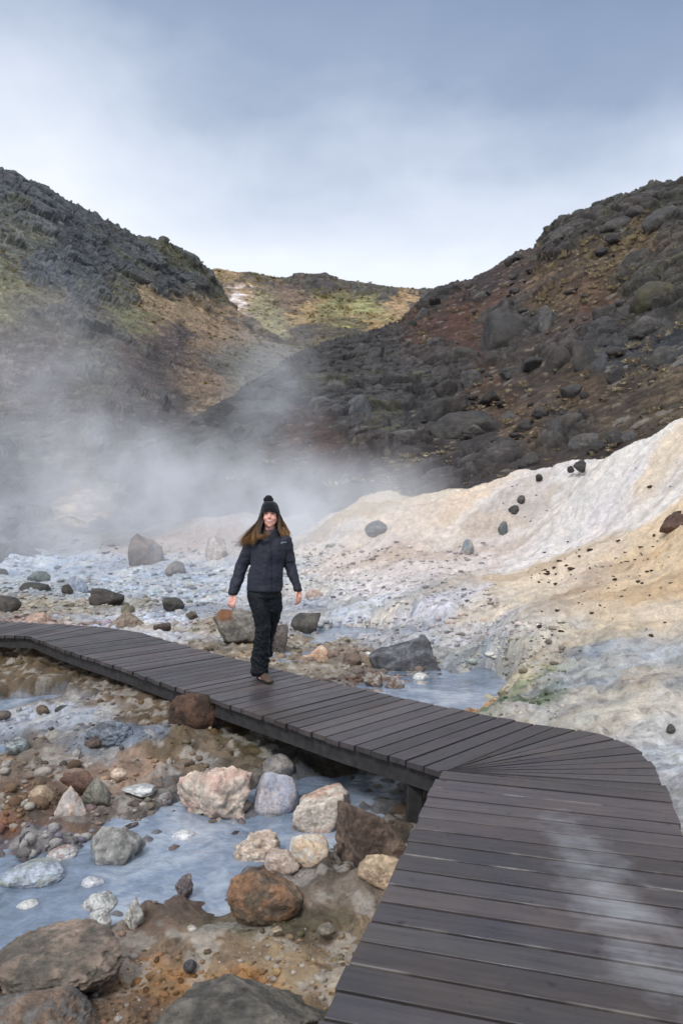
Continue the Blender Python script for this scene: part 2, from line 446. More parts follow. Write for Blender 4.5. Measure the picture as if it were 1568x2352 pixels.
def ray_poly(o, d, poly):
    best = None
    for a, b in zip(poly[:-1], poly[1:]):
        e = b - a; det = d[0] * -e[1] + d[1] * e[0]
        if abs(det) < 1e-9: continue
        r = a - o
        t = (r[0] * -e[1] + r[1] * e[0]) / det; s = (d[0] * r[1] - d[1] * r[0]) / det
        if t > .2 and -1e-6 <= s <= 1 + 1e-6 and (best is None or t < best): best = t
    return best
def ang(v): return math.atan2(v[1], v[0])
PW = .147
pairs = []                                                   # plank boundaries: inner point, outer point
L_R = 6.0
for k in range(int(L_R / PW), 0, -1):
    o = C0 + dR * (k * PW); t = ray_poly(o, nR, OUT); pairs.append((o, o + nR * (t or 1.25)))
aR, aM = ang(nR), ang(nM)
NF = 10
for k in range(NF + 1):
    a = aR + (aM - aR) * k / NF; d = np.array([math.cos(a), math.sin(a)])
    o = C0 + (d * .0)
    pairs.append((o, C0 + d * (ray_poly(C0, d, OUT) or 1.3)))
seg = np.linalg.norm(np.diff(FR, axis=0), axis=1); cum = np.concatenate([[0], np.cumsum(seg)])
s_bend0, s_bend1 = cum[8] - .35, cum[9] + .45
s = PW
aL = ang(nL)
while s < cum[-1] - .2:
    o = np.array([np.interp(s, cum, FR[:, 0]), np.interp(s, cum, FR[:, 1])])
    a = aM + (aL - aM) * float(sstep(s_bend0, s_bend1, np.array(s)))
    d = np.array([math.cos(a), math.sin(a)])
    t = ray_poly(o, d, OUT)
    pairs.append((o, o + d * min(t or 1.05, 1.9))); s += PW
DECK_POLY = np.array([p[0] for p in pairs] + [p[1] for p in pairs][::-1])

def in_poly(x, y, poly):
    c = np.zeros(len(x), bool); n = len(poly); j = n - 1
    for i in range(n):
        xi, yi = poly[i]; xj, yj = poly[j]
        m = ((yi > y) != (yj > y)) & (x < (xj - xi) * (y - yi) / (yj - yi + 1e-12) + xi)
        c ^= m; j = i
    return c
under = in_poly(x, y, DECK_POLY)
ground_z = np.where(under, np.minimum(ground_z, -.2), ground_z)
nearedge = (y < 12)
me = make_mesh('ground', np.stack([x, y, ground_z], 1), grid_faces(*A.shape), M_ground, gcol)
tag(link('ground', me), 'mineral crusted ground of sinter, clay and gravel around the boardwalk and stream', 'ground', kind='structure')

def water(name, x0, x1, y0, y1, z, label):
    g = np.meshgrid(np.linspace(x0, x1, 40), np.linspace(y0, y1, 40))
    v = np.stack([g[0].ravel(), g[1].ravel(), np.full(1600, z)], 1)
    return tag(link(name, make_mesh(name, v, grid_faces(40, 40), M_water)), label, 'water', kind='structure')
sx = at_z(-900, 1600, WZ)
water('water', -7.5, 2.2, 1.8, 8.45, WZ, 'milky blue geothermal stream winding between the rocks in front of the boardwalk')
water('water', -1.0, 3.2, 6.35, 13.0, WZ2, 'small milky blue pool beside the far edge of the boardwalk')

# ------------------------------------------------------------------ boardwalk objects
M_deck, nt, b = mat_nodes('dark_wet_timber')
at = N(nt, 'ShaderNodeAttribute', attribute_name='Col')
gr = N(nt, 'ShaderNodeAttribute', attribute_name='grain')
posn = N(nt, 'ShaderNodeNewGeometry').outputs['Position']
mp = N(nt, 'ShaderNodeMapping'); mp.inputs['Scale'].default_value = (2.2, 36, 1); nt.links.new(gr.outputs['Vector'], mp.inputs[0])
n1 = N(nt, 'ShaderNodeTexNoise', Scale=1.0, Detail=7.0, Roughness=.65); nt.links.new(mp.outputs[0], n1.inputs['Vector'])
n2 = N(nt, 'ShaderNodeTexNoise', Scale=2.3, Detail=5.0, Roughness=.6); nt.links.new(posn, n2.inputs['Vector'])
k1 = ramp(nt, n1.outputs['Fac'], [(.25, g4(.6)), (.5, g4(1)), (.75, g4(1.4))])
k2 = ramp(nt, n2.outputs['Fac'], [(.3, (.74, .78, .86, 1)), (.5, g4(1)), (.7, (1.28, 1.20, 1.12, 1))])
c = mixrgb(nt, 'MULTIPLY', 1, at.outputs['Color'], k1); c = mixrgb(nt, 'MULTIPLY', 1, c, k2)
# knots / dark damp spots
n4 = N(nt, 'ShaderNodeTexNoise', Scale=11.0, Detail=2.0, Roughness=.5); nt.links.new(posn, n4.inputs['Vector'])
kn = ramp(nt, n4.outputs['Fac'], [(.66, g4(1)), (.76, g4(.35))]); c = mixrgb(nt, 'MULTIPLY', 1, c, kn)
# dried pale mineral on the boards where people bring the clay in
pc = at_z(1400, 2060, 0)
sub = N(nt, 'ShaderNodeVectorMath', operation='SUBTRACT'); nt.links.new(posn, sub.inputs[0]); sub.inputs[1].default_value = pc
mp2 = N(nt, 'ShaderNodeMapping'); mp2.inputs['Rotation'].default_value = (0, 0, .12); mp2.inputs['Scale'].default_value = (4.4, 1.05, 1)
nt.links.new(sub.outputs[0], mp2.inputs[0])
ln = N(nt, 'ShaderNodeVectorMath', operation='LENGTH'); nt.links.new(mp2.outputs[0], ln.inputs[0])
n3 = N(nt, 'ShaderNodeTexNoise', Scale=4.5, Detail=6.0, Roughness=.6); nt.links.new(posn, n3.inputs['Vector'])
ad = N(nt, 'ShaderNodeMath', operation='MULTIPLY_ADD'); nt.links.new(n3.outputs['Fac'], ad.inputs[0]); ad.inputs[1].default_value = 2.4; nt.links.new(ln.outputs['Value'], ad.inputs[2])
st = ramp(nt, ad.outputs[0], [(.0, g4(1)), (1.0, g4(0))])
mr = N(nt, 'ShaderNodeMapRange'); nt.links.new(ad.outputs[0], mr.inputs[0])
mr.inputs[1].default_value, mr.inputs[2].default_value, mr.inputs[3].default_value, mr.inputs[4].default_value = 1.1, 2.15, .55, 0
gm = N(nt, 'ShaderNodeMath', operation='MULTIPLY'); nt.links.new(mr.outputs[0], gm.inputs[0])
k5 = ramp(nt, n1.outputs['Fac'], [(.3, g4(.45)), (.65, g4(1))]); nt.links.new(k5, gm.inputs[1])
c = mixrgb(nt, 'MIX', gm.outputs[0], c, (.43, .44, .46, 1))
# pale silt along some board edges (attribute z carries it)
sx_ = N(nt, 'ShaderNodeAttribute', attribute_name='edge'); sep = N(nt, 'ShaderNodeSeparateXYZ'); nt.links.new(sx_.outputs['Vector'], sep.inputs[0])
n6 = N(nt, 'ShaderNodeTexNoise', Scale=3.0, Detail=4.0, Roughness=.6); nt.links.new(posn, n6.inputs['Vector'])
k6 = ramp(nt, n6.outputs['Fac'], [(.48, g4(0)), (.62, g4(1))])
em = N(nt, 'ShaderNodeMath', operation='MULTIPLY'); nt.links.new(sep.outputs[0], em.inputs[0]); nt.links.new(k6, em.inputs[1])
c = mixrgb(nt, 'MIX', em.outputs[0], c, (.40, .37, .33, 1))
nt.links.new(c, b.inputs['Base Color'])
rr = N(nt, 'ShaderNodeMapRange'); nt.links.new(n2.outputs['Fac'], rr.inputs[0]); rr.inputs[1].default_value, rr.inputs[2].default_value, rr.inputs[3].default_value, rr.inputs[4].default_value = .3, .7, .26, .55
nt.links.new(rr.outputs[0], b.inputs['Roughness'])
bp = N(nt, 'ShaderNodeBump', Strength=.8, Distance=.004); nt.links.new(n1.outputs['Fac'], bp.inputs['Height'])
nt.links.new(bp.outputs[0], b.inputs['Normal'])
M_beam = plain('dark_beam_timber', (.035, .033, .034), .7, .3, .4, .006, 14)

BW = empty('boardwalk', (0.6, 4.6, 0))
tag(BW, 'dark wet plank boardwalk curving round past the stream, a woman walking on it', 'boardwalk')
BWI = Vector((-.6, -4.6, 0))
parts_v, parts_f, parts_c, parts_g, parts_e = [], [], [], [], []
nv = 0
NL = 14
for i, (p0, p1) in enumerate(zip(pairs[:-1], pairs[1:])):
    r = random.Random(i * 31 + 5)
    a0, b0 = p0; a1, b1 = p1                                   # a inner, b outer
    gap = .006 + .004 * r.random()
    dz = r.uniform(-.003, .003); ov0, ov1 = r.uniform(.02, .045), r.uniform(.0, .03)
    base = np.array([.056, .048, .048]) * r.choice([.72, .85, 1.0, 1.1, 1.25, 1.42]) * np.array([r.uniform(.96, 1.08), 1, r.uniform(.96, 1.08)])
    silt = r.random() ** 5 * (1.0 if a0[1] < 4.4 else .15)
    sect = []
    rowsn = 6
    prof = [(0, -.036), (0, -.0012), (.01, 0), (.08, 0), (.99, 0), (1, -.0012), (1, -.036)]; E_ = [0, 1, 1, 0, 0, 0, 0]
    for k in range(NL + 1):
        t = k / NL
        q0 = a0 + (b0 - a0) * t; q1 = a1 + (b1 - a1) * t
        dirv = (b0 - a0) + (b1 - a1); dirv = dirv / (np.linalg.norm(dirv) + 1e-9)
        off = -ov0 if k == 0 else (ov1 if k == NL else 0)
        w = q1 - q0; wl = np.linalg.norm(w); 
        g = min(gap / max(wl, 1e-4), .4)
        for (sft, hz), ed in zip(prof, E_):
            ss = g + (1 - 2 * g) * sft
            q = q0 + w * ss + dirv * off
            sect.append((q[0], q[1], hz + dz))
            parts_g.append((t * 1.2 + r.random() * 0, ss * .145 + i * 3.17, i * 1.7))
            parts_e.append((ed * silt * .75, 0, 0))
    sect = np.array(sect); n = NL + 1
    fs = []
    for k in range(NL):
        for j in range(7):
            fs.append((nv + k * 7 + j, nv + (k + 1) * 7 + j, nv + (k + 1) * 7 + (j + 1) % 7, nv + k * 7 + (j + 1) % 7))
    for k in (0, NL):
        o_ = nv + k * 7
        for q4 in ((0, 1, 5, 6), (1, 2, 4, 5), (2, 3, 3, 4)[:0] or (1, 2, 4, 5))[:2]: fs.append(tuple(o_ + j for j in q4) if k == 0 else tuple(o_ + j for j in q4[::-1]))
    parts_v.append(sect); parts_f += fs; parts_c.append(np.tile(base, (len(sect), 1))); nv += len(sect)
V = np.concatenate(parts_v)
me = make_mesh('planks', V, np.array(parts_f), M_deck, np.concatenate(parts_c), False, {'grain': np.array(parts_g), 'edge': np.array(parts_e)})
link('planks', me, BW, BWI)

def beam_along(pts, name, inset, h=.13, th=.05, top=-.037):
    pts = np.array(pts); V, Fc, n = [], [], 0
    nrm = []
    for i in range(len(pts)):
        d = pts[min(i + 1, len(pts) - 1)] - pts[max(i - 1, 0)]; d /= np.linalg.norm(d); nrm.append(np.array([-d[1], d[0]]))
    for p, m in zip(pts, nrm):
        for (o_, z_) in ((0, top), (0, top - h), (th, top - h), (th, top)):
            q = p + m * (inset + o_ * np.sign(inset)); V.append((q[0], q[1], z_))
    for k in range(len(pts) - 1):
        for j in range(4):
            Fc.append((k * 4 + j, k * 4 + (j + 1) % 4, k * 4 + 4 + (j + 1) % 4, k * 4 + 4 + j))
    Fc.append((0, 1, 2, 3)); e = (len(pts) - 1) * 4; Fc.append((e + 3, e + 2, e + 1, e))
    return link(name, make_mesh(name, np.array(V), np.array(Fc), M_beam, smooth=False), BW, BWI)
def center_side(pts, inset):
    return pts
fr1 = np.array([C0 - dM * 0 + (FR[1] - FR[0]) * .02, FR[1], FR[2], FR[3]])
beam_along(fr1, 'side_beam', -.012 if True else 0)
beam_along(FR[4:], 'side_beam', -.02)
beam_along([C0 + dR * .02, C0 + dR * 6], 'side_beam', .015)
beam_along(OUT[::-1], 'side_beam', -.03)
# posts
def add_post(x, y, zb):
    bm = bmesh.new(); bmesh.ops.create_cube(bm, size=1)
    bmesh.ops.scale(bm, vec=(.10, .10, -.168 - zb), verts=bm.verts)
    bmesh.ops.bevel(bm, geom=bm.edges[:], offset=.006, segments=1, affect='EDGES')
    me = bpy.data.meshes.new('post'); bm.to_mesh(me); bm.free(); me.materials.append(M_beam)
    link('post', me, BW, (x - .6, y - 4.6, (zb - .168) / 2))
pp = []
for s_ in (.32, 3.1):
    o = np.array([np.interp(s_, cum, FR[:, 0]), np.interp(s_, cum, FR[:, 1])]); pp.append(o + nM * .09)
for s_ in (.7, 2.0): pp.append(C0 + dR * s_ + nR * .1)
for q in pp: add_post(q[0], q[1], -.75)

# ------------------------------------------------------------------ hills (lofted from contour lines)
def catmull(L, t):
    """L: list of arrays, t in [0, n-1]"""
    n = len(L); k = np.clip(np.floor(t).astype(int), 0, n - 2); f = (t - k)[:, None]
    A_ = np.array(L); g = lambda i: A_[np.clip(i, 0, n - 1)]
    p0, p1, p2, p3 = g(k - 1), g(k), g(k + 1), g(k + 2)
    m1, m2 = (p2 - p0) * .35, (p3 - p1) * .35
    return (2 * f**3 - 3 * f**2 + 1) * p1 + (f**3 - 2 * f**2 + f) * m1 + (-2 * f**3 + 3 * f**2) * p2 + (f**3 - f**2) * m2

class Loft:
    def __init__(self, lines, us, rows):
        self.us = us
        LV, LY = [], []
        for L in lines:
            a = np.array(L, float); LV.append(np.interp(us, a[:, 0], a[:, 1])); LY.append(np.interp(us, a[:, 0], a[:, 2]))
        ts = np.concatenate([np.linspace(k, k + 1, r, endpoint=False) for k, r in enumerate(rows)] + [[len(lines) - 1]])
        self.v = catmull(LV, ts); self.y = catmull(LY, ts); self.ts = ts
        self.u = np.tile(us, (len(ts), 1)); self.nsil = sum(rows[:-1])
        self.xyz = np.stack([(self.u - CU) / F * self.y, self.y, CH - (self.v - CV) / F * self.y], -1)
    def normals(self):
        du = np.gradient(self.xyz, axis=1); dv = np.gradient(self.xyz, axis=0)
        n = np.cross(du, dv); n /= np.linalg.norm(n, axis=-1, keepdims=True) + 1e-9
        return np.where((n[..., 2:3] < 0), -n, n)
    def hit(self, u, v):
        j = int(np.clip(np.searchsorted(self.us, u), 0, len(self.us) - 1))
        k = int(np.argmax(self.v[:self.nsil + 1, j] <= v)); return self.xyz[k, j]

def idw(q, pts, vals, p=2.4):
    out = np.empty((len(q), vals.shape[1]))
    for k in range(0, len(q), 40000):
        D2 = ((q[k:k + 40000, None] - pts[None]) ** 2).sum(2) + 30.0
        W = D2 ** -p; out[k:k + 40000] = (W @ vals) / W.sum(1, keepdims=True)
    return out

# right: lava hill
RL = [
 [(150,1330,32),(200,1320,30),(500,1300,28),(800,1270,25),(900,1240,22.5),(1100,1200,21),(1300,1150,20),(1568,1080,18),(1900,950,16),(2300,830,15)],
 [(150,1330,37),(240,1250,36),(330,1180,34),(500,1130,32),(700,1132,30),(900,1150,26),(1100,1130,23),(1300,1090,21.5),(1568,1000,19.5),(1900,880,17.5),(2300,770,16)],
 [(150,1328,38),(240,1225,37.5),(320,1120,37),(400,1075,38),(640,1060,36),(900,1075,31),(1100,1050,29),(1300,990,28),(1568,880,26),(1900,740,23),(2300,620,20)],
 [(150,1326,38.5),(240,1205,38.5),(320,1085,38.5),(400,1045,40.5),(560,975,44),(750,930,46),(950,900,47),(1150,820,49),(1350,720,47),(1568,650,43),(1900,570,36),(2300,480,31)],
 [(150,1325,39),(240,1190,39.5),(310,1075,40),(350,1038,41),(400,1012,43),(510,942,47),(560,908,50),(650,850,55),(700,818,58),(800,790,63),(880,768,67),(920,745,70),(935,722,71),(960,704,72),(1000,672,74),(1040,655,75),(1080,645,76),
  (1110,628,76),(1150,608,76),(1190,590,75),(1230,572,74),(1245,550,73.5),(1262,530,73),(1290,513,72),(1340,497,70),(1400,474,68),(1450,458,66),(1500,440,64),(1535,430,62),(1568,427,61),(1900,375,53),(2300,300,46)],
 [(150,1330,52),(240,1220,56),(310,1110,60),(400,1060,64),(560,940,72),(700,850,82),(920,790,96),(1000,715,100),(1150,660,102),(1290,570,100),(1400,530,96),(1568,490,90),(1900,440,82),(2300,370,75)]]
LR = Loft(RL, np.linspace(160, 2200, 1180), (40, 80, 150, 190, 20))
RC = [(1550,450,(60,58,50),.9,.3),(1400,500,(66,62,54),.85,.3),(1290,540,(64,60,52),.85,.3),(1450,560,(98,80,56),.35,.9),(1350,600,(82,66,52),.3,.6),
 (1200,610,(76,60,55),.5,.1),(1100,650,(70,58,57),.5,.1),(1000,690,(64,59,57),.7,.1),(1250,650,(90,70,52),.2,.7),(1500,680,(72,68,54),.9,.2),
 (1350,690,(94,68,51),.3,.4),(1150,700,(86,60,50),.3,.2),(1050,740,(92,60,46),.15,.3),(1170,740,(72,70,68),.95,0),(960,760,(86,60,49),.3,.2),(1300,770,(80,66,58),.7,.1),
 (1400,800,(70,70,73),.7,.2),(1540,780,(62,63,68),.7,.2),(900,800,(64,61,61),.9,.1),(1000,830,(72,61,57),.7,.2),(800,830,(64,61,61),.9,.1),
 (1200,850,(72,61,55),.7,.2),(1450,900,(76,62,52),.3,.6),(1540,870,(90,76,58),.2,.9),(1350,880,(86,67,50),.3,.4),(1000,900,(65,63,63),.95,0),(800,950,(72,72,73),.95,0),
 (900,960,(66,63,63),.95,.1),(1150,900,(86,65,50),.3,.3),(1200,980,(90,70,54),.3,.5),(1100,1000,(66,62,61),.8,.3),(1300,980,(72,64,58),.6,.3),
 (1450,960,(84,70,56),.3,.6),(700,900,(68,62,59),.9,.1),(600,920,(67,64,64),.95,0),(520,980,(72,69,67),.95,0),(450,1030,(80,71,63),.9,0),(700,1000,(80,55,45),.1,.3),
 (750,1060,(80,56,47),.1,.3),(850,1080,(76,58,51),.3,.4),(1000,1060,(69,61,59),.6,.3),(1150,1060,(72,63,59),.6,.3),(620,1060,(82,70,64),.3,.1),(580,1000,(75,71,68),.95,0)]

def paint_hill(L, ctrl, size, amp, seed, dark, k_alb, tuft_c, strat=(1, 1, 1), crag=1.0, tmix=.45, tilt=0.0, thr=.46, sat=.8, sk=.8, rk_=.66):
    xyz = L.xyz.reshape(-1, 3); nrm = L.normals().reshape(-1, 3)
    uv = np.stack([L.u.ravel(), L.v.ravel()], 1)
    pts = np.array([(a[0], a[1]) for a in ctrl], float)
    vals = np.array([list(lin(a[2])) + [a[3], a[4]] for a in ctrl])
    q = xyz / size
    ca_, sa_ = math.cos(tilt), math.sin(tilt)
    qr = np.stack([q[:, 0] * ca_ + q[:, 2] * sa_, q[:, 1], -q[:, 0] * sa_ + q[:, 2] * ca_], 1)
    w1 = fbm(q * .8, 4, seed); w2 = fbm(q * .8 + 5.1, 4, seed + 3)
    f = idw(uv + np.stack([w1 * 34 + fbm(q * 4, 3, seed + 5) * 14, w2 * 22 + fbm(q * 4 + 3, 3, seed + 6) * 9], 1), pts, vals)
    rgb, rock, tuft = f[:, :3], f[:, 3], f[:, 4]
    S = np.array(strat)
    f1, f2, cid, o1 = worley(qr * S + .12 * np.stack([w1, w2, w1], 1), seed + 11, True)
    g1, g2, cid2, o2 = worley(qr * S * 2.6 + .12 * np.stack([w2, w1, w2], 1), seed + 12, True)
    p1, p2, pid = worley(q * 7.0, seed + 13)
    big = fbm(q * .35, 4, seed + 21); fine = fbm(q * 3.0, 5, seed + 22); veryfine = fbm(q * 9.0, 3, seed + 23)
    strk = fbm(np.stack([qr[:, 0] * .35, qr[:, 1] * .35, qr[:, 2] * 1.9], 1), 4, seed + 24)
    rm = sstep(thr - .09, thr + .09, rock * .85 + .40 * big + .34 * strk + .28 * (cid - .5) + .12 * fine)
    e1, e2 = f2 - f1, g2 - g1
    blk = sstep(0, .10, e1) * (.25 + .45 * cid + .75 * facet(cid, o1)); blk2 = sstep(0, .12, e2) * (.2 + .45 * cid2 + .8 * facet(cid2, o2))
    h = rm * (blk * 1.0 + blk2 * .42) * amp + amp * (.45 * big * crag + .20 * fine + .05 * veryfine) + (1 - rm) * amp * .22 * np.maximum(0, .5 - g1) * (cid2 > .55) * 2 + amp * .13 * sstep(0, .25, p2 - p1) * pid
    edge = sstep(0, 14, np.abs(np.gradient(L.ts, axis=0))[0] * 0 + 15)
    h = h * (.15 + .85 * sstep(.8, 2.0, np.repeat(L.ts, L.u.shape[1])))
    out = xyz + nrm * h[:, None]
    # colour
    soil = rgb * sk * (1 + .35 * fine + .22 * veryfine + .16 * w1)[:, None]
    rk = dark[None] * (rk_ + .60 * cid[:, None] * .6 + .35 * cid2[:, None] * .6) * (1 + .22 * veryfine + .2 * w2)[:, None]
    rk = rk * .6 + rgb * .4
    crack = (1 - sstep(0, .08, e1)) * .8 + (1 - sstep(0, .09, e2)) * .5
    rk = rk * (1 - .55 * np.clip(crack, 0, 1))[:, None]
    c = soil * (1 - rm)[:, None] + rk * rm[:, None]
    # lichen on upper faces, dry grass tufts, pale pebbles
    t = sstep(.22, .5, fbm(q * 2.6, 4, seed + 31) + .9 * (tuft - .5)) * (1 - .75 * rm) * tuft ** .6
    c = c + (np.array(lin(tuft_c))[None] * (1 + .5 * veryfine)[:, None] - c) * t[:, None] * tmix
    moss = sstep(.35, .7, fbm(q * 1.2 + 9, 4, seed + 41)) * rm * .45
    c = c + (np.array([.10, .10, .05]) - c) * moss[:, None]
    c = c * (.62 + .75 * pid * sstep(0, .2, p2 - p1) ** .5 + .12)[:, None]
    pb2 = ((pid > .93) & (p1 < .4)) * (1 - .7 * rm); c = c + (np.array([.20, .165, .12]) - c) * (pb2 * .7)[:, None]
    peb = (g1 < .22) * (cid2 > .72) * (1 - rm) * .8
    c = c + (np.array([.24, .21, .18]) - c) * peb[:, None] * .6
    lum = c.mean(1, keepdims=True); c = lum + (c - lum) * sat
    c = np.clip(c * k_alb, .006, .8)
    return out, c, rm
GRP = {}
outR, cR, rmR = paint_hill(LR, RC, 3.0, .52, 200, np.array(lin((68, 65, 65))), 1.0, (150, 128, 96), (.75, .9, 1.5), 1.0, .22, .42, .55, .82, .7, .55)
me = make_mesh('hill', outR, grid_faces(*LR.u.shape), M_hill_near, cR, False)
tag(link('hill', me), 'dark lava hill with red brown soil and tan grass rising at right', 'hill', kind='structure')

# left: craggy hill
LL = [
 [(-700,1420,20),(0,1400,23),(300,1370,26),(500,1330,31),(700,1300,33),(1000,1280,36)],
 [(-700,1275,22),(0,1270,25),(300,1245,28),(500,1198,35),(700,1178,36),(1000,1160,40)],
 [(-700,1010,43),(0,1000,48),(250,1040,47),(400,985,55),(500,935,66),(600,905,80),(700,865,95),(1000,855,100)],
 [(-700,660,76),(0,700,78),(150,730,80),(300,780,86),(400,780,96),(500,800,108),(600,795,122),(700,800,128),(1000,800,135)],
 [(-700,460,96),(0,545,100),(150,590,106),(250,645,115),(400,690,130),(500,740,140),(560,760,138),(640,788,133),(700,802,130),(1000,803,136)],
 [(-700,250,115),(-60,385,124),(0,400,125),(30,403,126),(48,410,127),(62,420,128),(110,440,130),(150,462,132),(200,490,134),(222,500,134.5),(232,512,135),(260,525,137),(300,541,139),(330,550,140),(360,556,142),(376,551,143),(382,560,144),(410,580,146),(440,592,149),
  (470,607,152),(484,620,154),(492,640,155),(505,660,154),(522,688,152),(545,715,148),(580,742,142),(640,775,136),(700,800,132),(1000,804,137)],
 [(-700,330,150),(0,450,160),(260,580,175),(490,700,190),(560,780,185),(700,830,170),(1000,830,170)]]
LH = Loft(LL, np.linspace(-520, 1000, 860), (24, 90, 110, 70, 90, 16))
LC = [(30,420,(62,66,72),.95,.1),(100,480,(68,72,78),.95,.1),(200,550,(66,70,76),.95,.1),(60,540,(98,100,88),.55,.3),(100,620,(86,92,102),.85,.1),(200,640,(82,88,98),.85,.1),
 (30,680,(118,114,80),.25,.4),(100,700,(108,100,80),.25,.4),(300,600,(62,66,68),.95,.1),(400,595,(80,80,58),.7,.4),(380,640,(66,68,68),.9,.2),(460,635,(78,78,66),.7,.3),
 (350,690,(150,122,78),.1,.5),(400,715,(150,120,78),.05,.5),(450,720,(152,122,80),.05,.5),(500,755,(146,116,84),.05,.4),(540,735,(140,112,80),.1,.4),(300,680,(102,96,70),.5,.3),(300,740,(118,114,68),.2,.4),(200,760,(96,88,74),.2,.3),
 (100,760,(92,80,70),.15,.3),(300,790,(96,76,69),.1,.2),(400,770,(90,75,75),.2,.1),(220,830,(100,95,80),.15,.2),(100,850,(90,78,74),.1,.1),(350,850,(84,72,70),.1,.1),
 (500,850,(98,90,82),.1,.2),(20,850,(110,98,94),.1,0),(485,870,(140,112,84),.1,.3),(525,925,(132,110,86),.1,.3),(560,850,(110,105,90),.1,.2),(300,950,(82,72,72),.1,.1),
 (400,950,(82,74,72),.2,.1),(100,1000,(92,80,78),.1,.1),(250,1050,(96,84,78),.1,.1),(30,1100,(80,80,84),.45,0),(200,1105,(120,100,86),0,0),(200,1150,(205,172,132),0,0),(190,1175,(205,175,138),0,0),(60,1180,(95,100,106),.3,0),
 (100,1130,(110,95,88),.1,0),(320,1140,(120,104,96),.1,0),(300,1195,(110,106,106),.2,0),(400,1120,(108,102,102),.2,0),(500,1100,(118,108,104),.1,0),(540,700,(96,90,70),.35,.3),(505,660,(80,80,68),.6,.2)]
outL, cL, rmL = paint_hill(LH, LC, 4.6, .85, 300, np.array(lin((76, 80, 86))), 1.1, (146, 136, 84), (.8, .8, 1.1), 1.0, .4, -.5, .54, .64)
me = make_mesh('hill', outL, grid_faces(*LH.u.shape), M_hill_far, cL, False)
tag(link('hill', me), 'grey craggy hill with golden grass and brown lower slope at left', 'hill', kind='structure')

# far saddle
FL = [
 [(250,800,150),(600,790,150),(800,815,145),(1000,800,150),(1250,780,150)],
 [(250,740,172),(600,725,170),(700,742,170),(850,740,172),(1000,740,172),(1250,740,172)],
 [(250,680,200),(560,680,195),(700,700,198),(850,695,205),(1000,705,210),(1250,705,210)],
 [(250,640,235),(440,630,235),(480,621,235),(500,618,235),(520,622,235),(545,627,235),(575,624,235),(600,630,235),(640,639,235),(660,640,235),(680,634,235),(705,630,235),(740,626,235),(762,631,235),(780,641,235),
  (820,646,235),(850,650,235),(900,657,235),(930,661,235),(958,663,235),(990,668,235),(1050,674,235),(1250,690,235)],
 [(250,680,270),(740,680,275),(1250,720,275)]]
LF = Loft(FL, np.linspace(260, 1200, 560), (50, 50, 60, 10))
FC = [(510,640,(152,122,80),0,.5),(560,660,(168,132,80),0,.4),(640,668,(112,92,74),.2,.2),(545,685,(225,205,200),0,0),(565,688,(165,140,105),0,.2),(520,690,(150,125,95),.1,.2),(600,700,(142,132,84),0,.5),(700,722,(164,132,76),0,.5),(760,700,(120,116,68),0,.5),
 (800,715,(142,132,72),0,.5),(850,715,(152,152,86),0,.5),(740,640,(72,63,60),.85,.1),(800,652,(80,74,66),.6,.2),(880,665,(80,76,70),.7,.2),(960,670,(78,74,70),.7,.1),(930,690,(174,138,90),0,.4),
 (700,765,(84,74,58),.2,.3),(800,765,(90,82,60),.2,.3),(620,750,(146,136,88),0,.5),(850,745,(164,132,78),0,.4),(560,629,(84,74,60),.4,.3),(690,652,(92,76,68),.4,.1),(600,640,(112,96,70),.3,.3),(1000,690,(90,80,70),.5,.1),(655,640,(70,66,60),.8,.1),(660,690,(120,96,74),0,.3),(790,690,(110,100,66),0,.4)]
outF, cF, rmF = paint_hill(LF, FC, 7.0, .8, 400, np.array(lin((74, 70, 68))), 1.1, (150, 136, 84), (1, 1, .8), .9, .5, 0, .5, .74)
me = make_mesh('hill', outF, grid_faces(*LF.u.shape), M_hill_far, cF)
tag(link('hill', me), 'far saddle of golden and green grass between the two rocky hills', 'hill', kind='structure')

# ------------------------------------------------------------------ rocks
def ico(sub):
    bm = bmesh.new(); bmesh.ops.create_icosphere(bm, subdivisions=sub, radius=1)
    v = np.array([p.co[:] for p in bm.verts]); f = np.array([[q.index for q in t.verts] for t in bm.faces]); bm.free()
    return v / np.linalg.norm(v, axis=1, keepdims=True), f
ICO = {k: ico(k) for k in (1, 2, 3, 4, 5, 6)}

